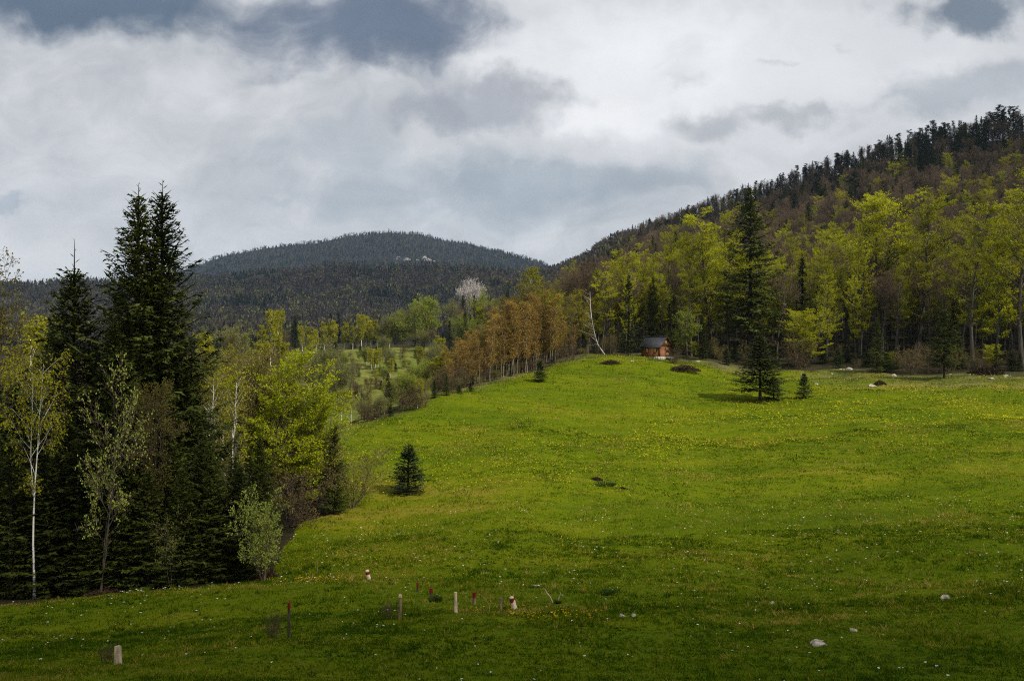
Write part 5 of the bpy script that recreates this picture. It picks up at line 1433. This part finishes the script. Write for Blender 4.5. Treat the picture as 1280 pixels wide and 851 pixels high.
# ================================================================== sky, sun, air, camera
SUN_EL, SUN_AZ = math.radians(44), math.radians(128)      # azimuth from +y towards +x: behind and to the right of the viewer
w = bpy.data.worlds.new('World'); w.cycles.sampling_method = 'NONE'; scene.world = w; w.use_nodes = True
nt = w.node_tree; nt.nodes.clear(); n = N(nt)
sky = n('ShaderNodeTexSky'); sky.sky_type = 'NISHITA'; sky.sun_disc = False; sky.sun_elevation = SUN_EL; sky.sun_rotation = SUN_AZ
tc = n('ShaderNodeTexCoord'); D = tc.outputs['Generated']
sx = n('ShaderNodeSeparateXYZ', {0: D})
yy = n.math('MAXIMUM', sx.outputs['Y'], .12)
X = n.math('ADD', n.math('MULTIPLY', n.math('DIVIDE', sx.outputs['X'], yy), 11.08), 6.4)      # tangent of the bearing and
Y = n.math('SUBTRACT', 4.4, n.math('MULTIPLY', n.math('DIVIDE', sx.outputs['Z'], yy), 11.08))  # of the height, in handy units
P0 = n('ShaderNodeCombineXYZ', {0: X, 1: Y, 2: 0.0}).outputs[0]
wn = n('ShaderNodeTexNoise', {'Vector': P0, 'Scale': .55, 'Detail': 3.0, 'Roughness': .55}).outputs['Color']
wv = n('ShaderNodeVectorMath', {0: wn, 1: (.5, .5, .5)}, operation='SUBTRACT').outputs[0]
wv = n('ShaderNodeVectorMath', {0: wv, 1: (2.2, 1.3, 0)}, operation='MULTIPLY').outputs[0]
P1 = n('ShaderNodeVectorMath', {0: P0, 1: wv}, operation='ADD').outputs[0]
w2 = n('ShaderNodeTexNoise', {'Vector': P0, 'Scale': 2.1, 'Detail': 4.0, 'Roughness': .6}).outputs['Color']
w2 = n('ShaderNodeVectorMath', {0: w2, 1: (.5, .5, .5)}, operation='SUBTRACT').outputs[0]
w2 = n('ShaderNodeVectorMath', {0: w2, 1: (.9, .55, 0)}, operation='MULTIPLY').outputs[0]
P2 = n('ShaderNodeVectorMath', {0: P1, 1: w2}, operation='ADD').outputs[0]
nA = n.noise(n('ShaderNodeVectorMath', {0: P1, 1: (.35, .62, 1)}, operation='MULTIPLY').outputs[0], 1.0, 5, .6).outputs['Fac']
nB = n.noise(n('ShaderNodeVectorMath', {0: P1, 1: (.9, 1.5, 1)}, operation='MULTIPLY').outputs[0], 1.0, 6, .55).outputs['Fac']
K = 10.0            # background strength 0.1
def k3(r, g, b): return (r * K, g * K, b * K, 1)
col = n.ramp(n.math('ADD', n.math('MULTIPLY', nA, .65), n.math('MULTIPLY', nB, .35)), [(.32, (.47, .50, .54)), (.48, (.60, .615, .64)), (.66, (.75, .76, .775))])
col = n('ShaderNodeVectorMath', {0: col, 1: (K, K, K)}, operation='MULTIPLY').outputs[0]
def blob(col, x, y, rx, ry, c, op, soft=.35, rough=.55, rot=0, vec=None, base_noise=None):
    mp = n('ShaderNodeMapping', {'Vector': vec or P2, 'Location': (x, y, 0), 'Rotation': (0, 0, math.radians(rot)), 'Scale': (rx, ry, 1)}, vector_type='TEXTURE').outputs[0]
    r = n('ShaderNodeVectorMath', {0: mp}, operation='LENGTH').outputs['Value']
    r = n.math('ADD', r, n.math('MULTIPLY', n.math('SUBTRACT', nB, .5), rough * 2))
    m_ = n.math('MULTIPLY', n.rng(r, 1.0, soft, 0, 1), op)
    return n.mix(m_, col, k3(*c))
# bright gaps
col = blob(col, 8.3, .75, 3.3, 1.5, (.93, .94, .955), .95, .25)
col = blob(col, 11.3, 1.0, 3.5, 1.3, (.80, .81, .83), .8, .3)
col = blob(col, 7.4, 1.30, 1.3, .45, (.97, .97, .98), .8, .2)
col = blob(col, .3, 3.3, 1.6, .55, (.80, .80, .80), .7, .2)
col = blob(col, 2.3, 2.7, 2.2, .8, (.66, .68, .70), .5, .2)
# blue-grey veil low in the middle
col = blob(col, 5.9, 2.35, 3.1, .75, (.42, .475, .53), .75, .15, .5)
col = blob(col, 6.9, 2.2, 2.2, .38, (.36, .42, .475), .6, .2, .5)
col = blob(col, 4.2, 1.85, 1.5, .45, (.50, .545, .59), .5, .2)
# grey puffs
col = blob(col, 6.6, 1.0, 1.1, .35, (.88, .89, .90), .8, .4, .6)
col = blob(col, 6.15, 1.28, 1.35, .42, (.42, .44, .48), .9, .3, .5, -4)
col = blob(col, 5.55, 1.42, .7, .30, (.38, .40, .445), .75, .2, .6)
col = blob(col, 9.1, 1.52, 1.05, .30, (.45, .47, .50), .8, .1, .7, -3)
col = blob(col, 10.05, 1.50, .5, .22, (.45, .47, .50), .75, .1, .7)
col = blob(col, 12.2, 1.15, 2.1, .55, (.44, .47, .51), .8, .3, .5, -8)
col = blob(col, 8.7, 1.0, .4, .13, (.64, .66, .69), .45, .0, .4)
col = blob(col, 9.9, .75, .22, .09, (.56, .59, .62), .5, .0, .4)
col = blob(col, 10.5, .66, .25, .07, (.58, .61, .64), .4, .0, .4)
# heavy blue clouds along the top
col = blob(col, 1.1, .0, 3.0, .66, (.125, .170, .240), 1.0, .35, .35)
col = blob(col, 4.5, .36, 2.25, .82, (.150, .190, .265), .97, .30, .45)
col = blob(col, 5.2, .50, 1.4, .60, (.150, .190, .265), .75, .30, .5)
col = blob(col, 12.1, .02, 1.15, .45, (.18, .225, .285), .95, .35, .5, -6)
# small blue breaks at the left
col = blob(col, .15, 2.62, .6, .20, (.40, .46, .53), .75, .3, .5)
col = blob(col, 3.7, 2.62, .45, .10, (.47, .52, .57), .6, .3, .5)
col = blob(col, 3.3, 2.92, .3, .06, (.50, .54, .58), .5, .3, .5)
fb = n.rng(n.math('ADD', n.math('MULTIPLY', nB, .6), n.math('MULTIPLY', nA, .4)), .30, .70, .93, 1.07)
col = n('ShaderNodeVectorMath', {0: col, 'Scale': fb}, operation='SCALE').outputs[0]
# behind the viewer and overhead: plain overcast; a little of the clear sky shows through everywhere
fw = n.rng(sx.outputs['Y'], .10, .45)
back = n.ramp(n.noise(D, 2.0, 5, .6).outputs['Fac'], [(.3, (.50, .53, .57)), (.7, (.74, .76, .78))])
back = n('ShaderNodeVectorMath', {0: back, 1: (K, K, K)}, operation='MULTIPLY').outputs[0]
col = n.mix(fw, back, col)
col = n.mix(.05, col, sky.outputs[0])
bg = n('ShaderNodeBackground', {'Color': col, 'Strength': .1})
n('ShaderNodeOutputWorld', {'Surface': bg.outputs[0]})

sl = bpy.data.lights.new('sun', 'SUN'); sl.energy = 4.6; sl.angle = math.radians(2.4); sl.color = (1, .94, .82)
so = clean(bpy.data.objects.new('sun', sl))
sd = (math.sin(SUN_AZ) * math.cos(SUN_EL), math.cos(SUN_AZ) * math.cos(SUN_EL), math.sin(SUN_EL))
from mathutils import Vector
so.rotation_euler = Vector(sd).to_track_quat('Z', 'Y').to_euler(); so.location = (sd[0] * 200, sd[1] * 200, sd[2] * 200)

# unseen clouds added to shade the near grass, both woods and the upper slope
def shade_blocker(px, py, rx, ry, alt, seed, lab):
    import bmesh
    bm = bmesh.new(); bmesh.ops.create_icosphere(bm, subdivisions=5, radius=1)
    a, b = SNoise(seed), SNoise(seed + 50)
    for v in bm.verts:
        x, y, z = v.co
        k = 1 + .16 * float(a(x + .5 * z, y - .4 * z, 1.1)) + .07 * float(b(x - .3 * z, y + .6 * z, .4))
        v.co = (x * k * rx, y * k * ry, (z * k if z > 0 else z * .35 * k) * 70)
    me = bpy.data.meshes.new('shade_blocker'); bm.to_mesh(me); bm.free()
    me.polygons.foreach_set('use_smooth', [True] * len(me.polygons)); me.materials.append(BLOCKERM)
    o = clean(bpy.data.objects.new('shade_blocker', me)); o['kind'] = 'structure'; o['label'] = lab
    o.location = (px + sd[0] / sd[2] * alt, py + sd[1] / sd[2] * alt, alt)
BLOCKERM, nt = new_mat('shade_blocker_white'); n = N(nt)
n('ShaderNodeOutputMaterial', {0: n('ShaderNodeBsdfDiffuse', {'Color': (.85, .86, .88, 1)}).outputs[0]})
shade_blocker(-10, -139, 300, 162, 740, 2, 'unseen grey blocker added to shade the near grass')
shade_blocker(-80, 33, 48, 21, 720, 5, 'small unseen blocker added to shade the dark spruce wood')
shade_blocker(182, 172, 72, 95, 1000, 11, 'small unseen blocker added to shade the right-hand wood')
shade_blocker(380, 760, 330, 270, 1350, 7, 'unseen grey blocker added to shade the upper wooded slope')

HAZE = 4.2e-5
if HAZE:
    v = VF(); bx(v, -9500, 9500, -9500, 9500, -1100, 600)
    m, nt = new_mat('haze'); n = N(nt)
    pv = n('ShaderNodeVolumePrincipled', {'Color': (.50, .70, .98, 1), 'Density': HAZE, 'Anisotropy': 0.0})
    n('ShaderNodeOutputMaterial', {'Volume': pv.outputs[0]})
    o = clean(bpy.data.objects.new('haze', v.mesh('haze', [m]))); o['kind'] = 'stuff'; o['label'] = 'thin bluish haze in the valley air'

cd = bpy.data.cameras.new('camera'); cam = clean(bpy.data.objects.new('camera', cd)); scene.camera = cam
cam.location = (0, 0, 0); cam.rotation_euler = (PI / 2, 0, 0)
cd.sensor_width = 36; cd.lens = 36 * F / 1280; cd.shift_y = (V0 - 425.5) / 1280
cd.clip_start = .1; cd.clip_end = 20000
scene.view_settings.view_transform = 'Standard'; scene.view_settings.look = 'None'; scene.view_settings.exposure = 0; scene.view_settings.gamma = 1
scene.view_settings.use_curve_mapping = False
scene.cycles.max_bounces = 4; scene.cycles.diffuse_bounces = 2; scene.cycles.transmission_bounces = 3; scene.cycles.volume_bounces = 1; scene.cycles.transparent_max_bounces = 4
scene.cycles.use_denoising = False
scene.cycles.filter_width = 1.1
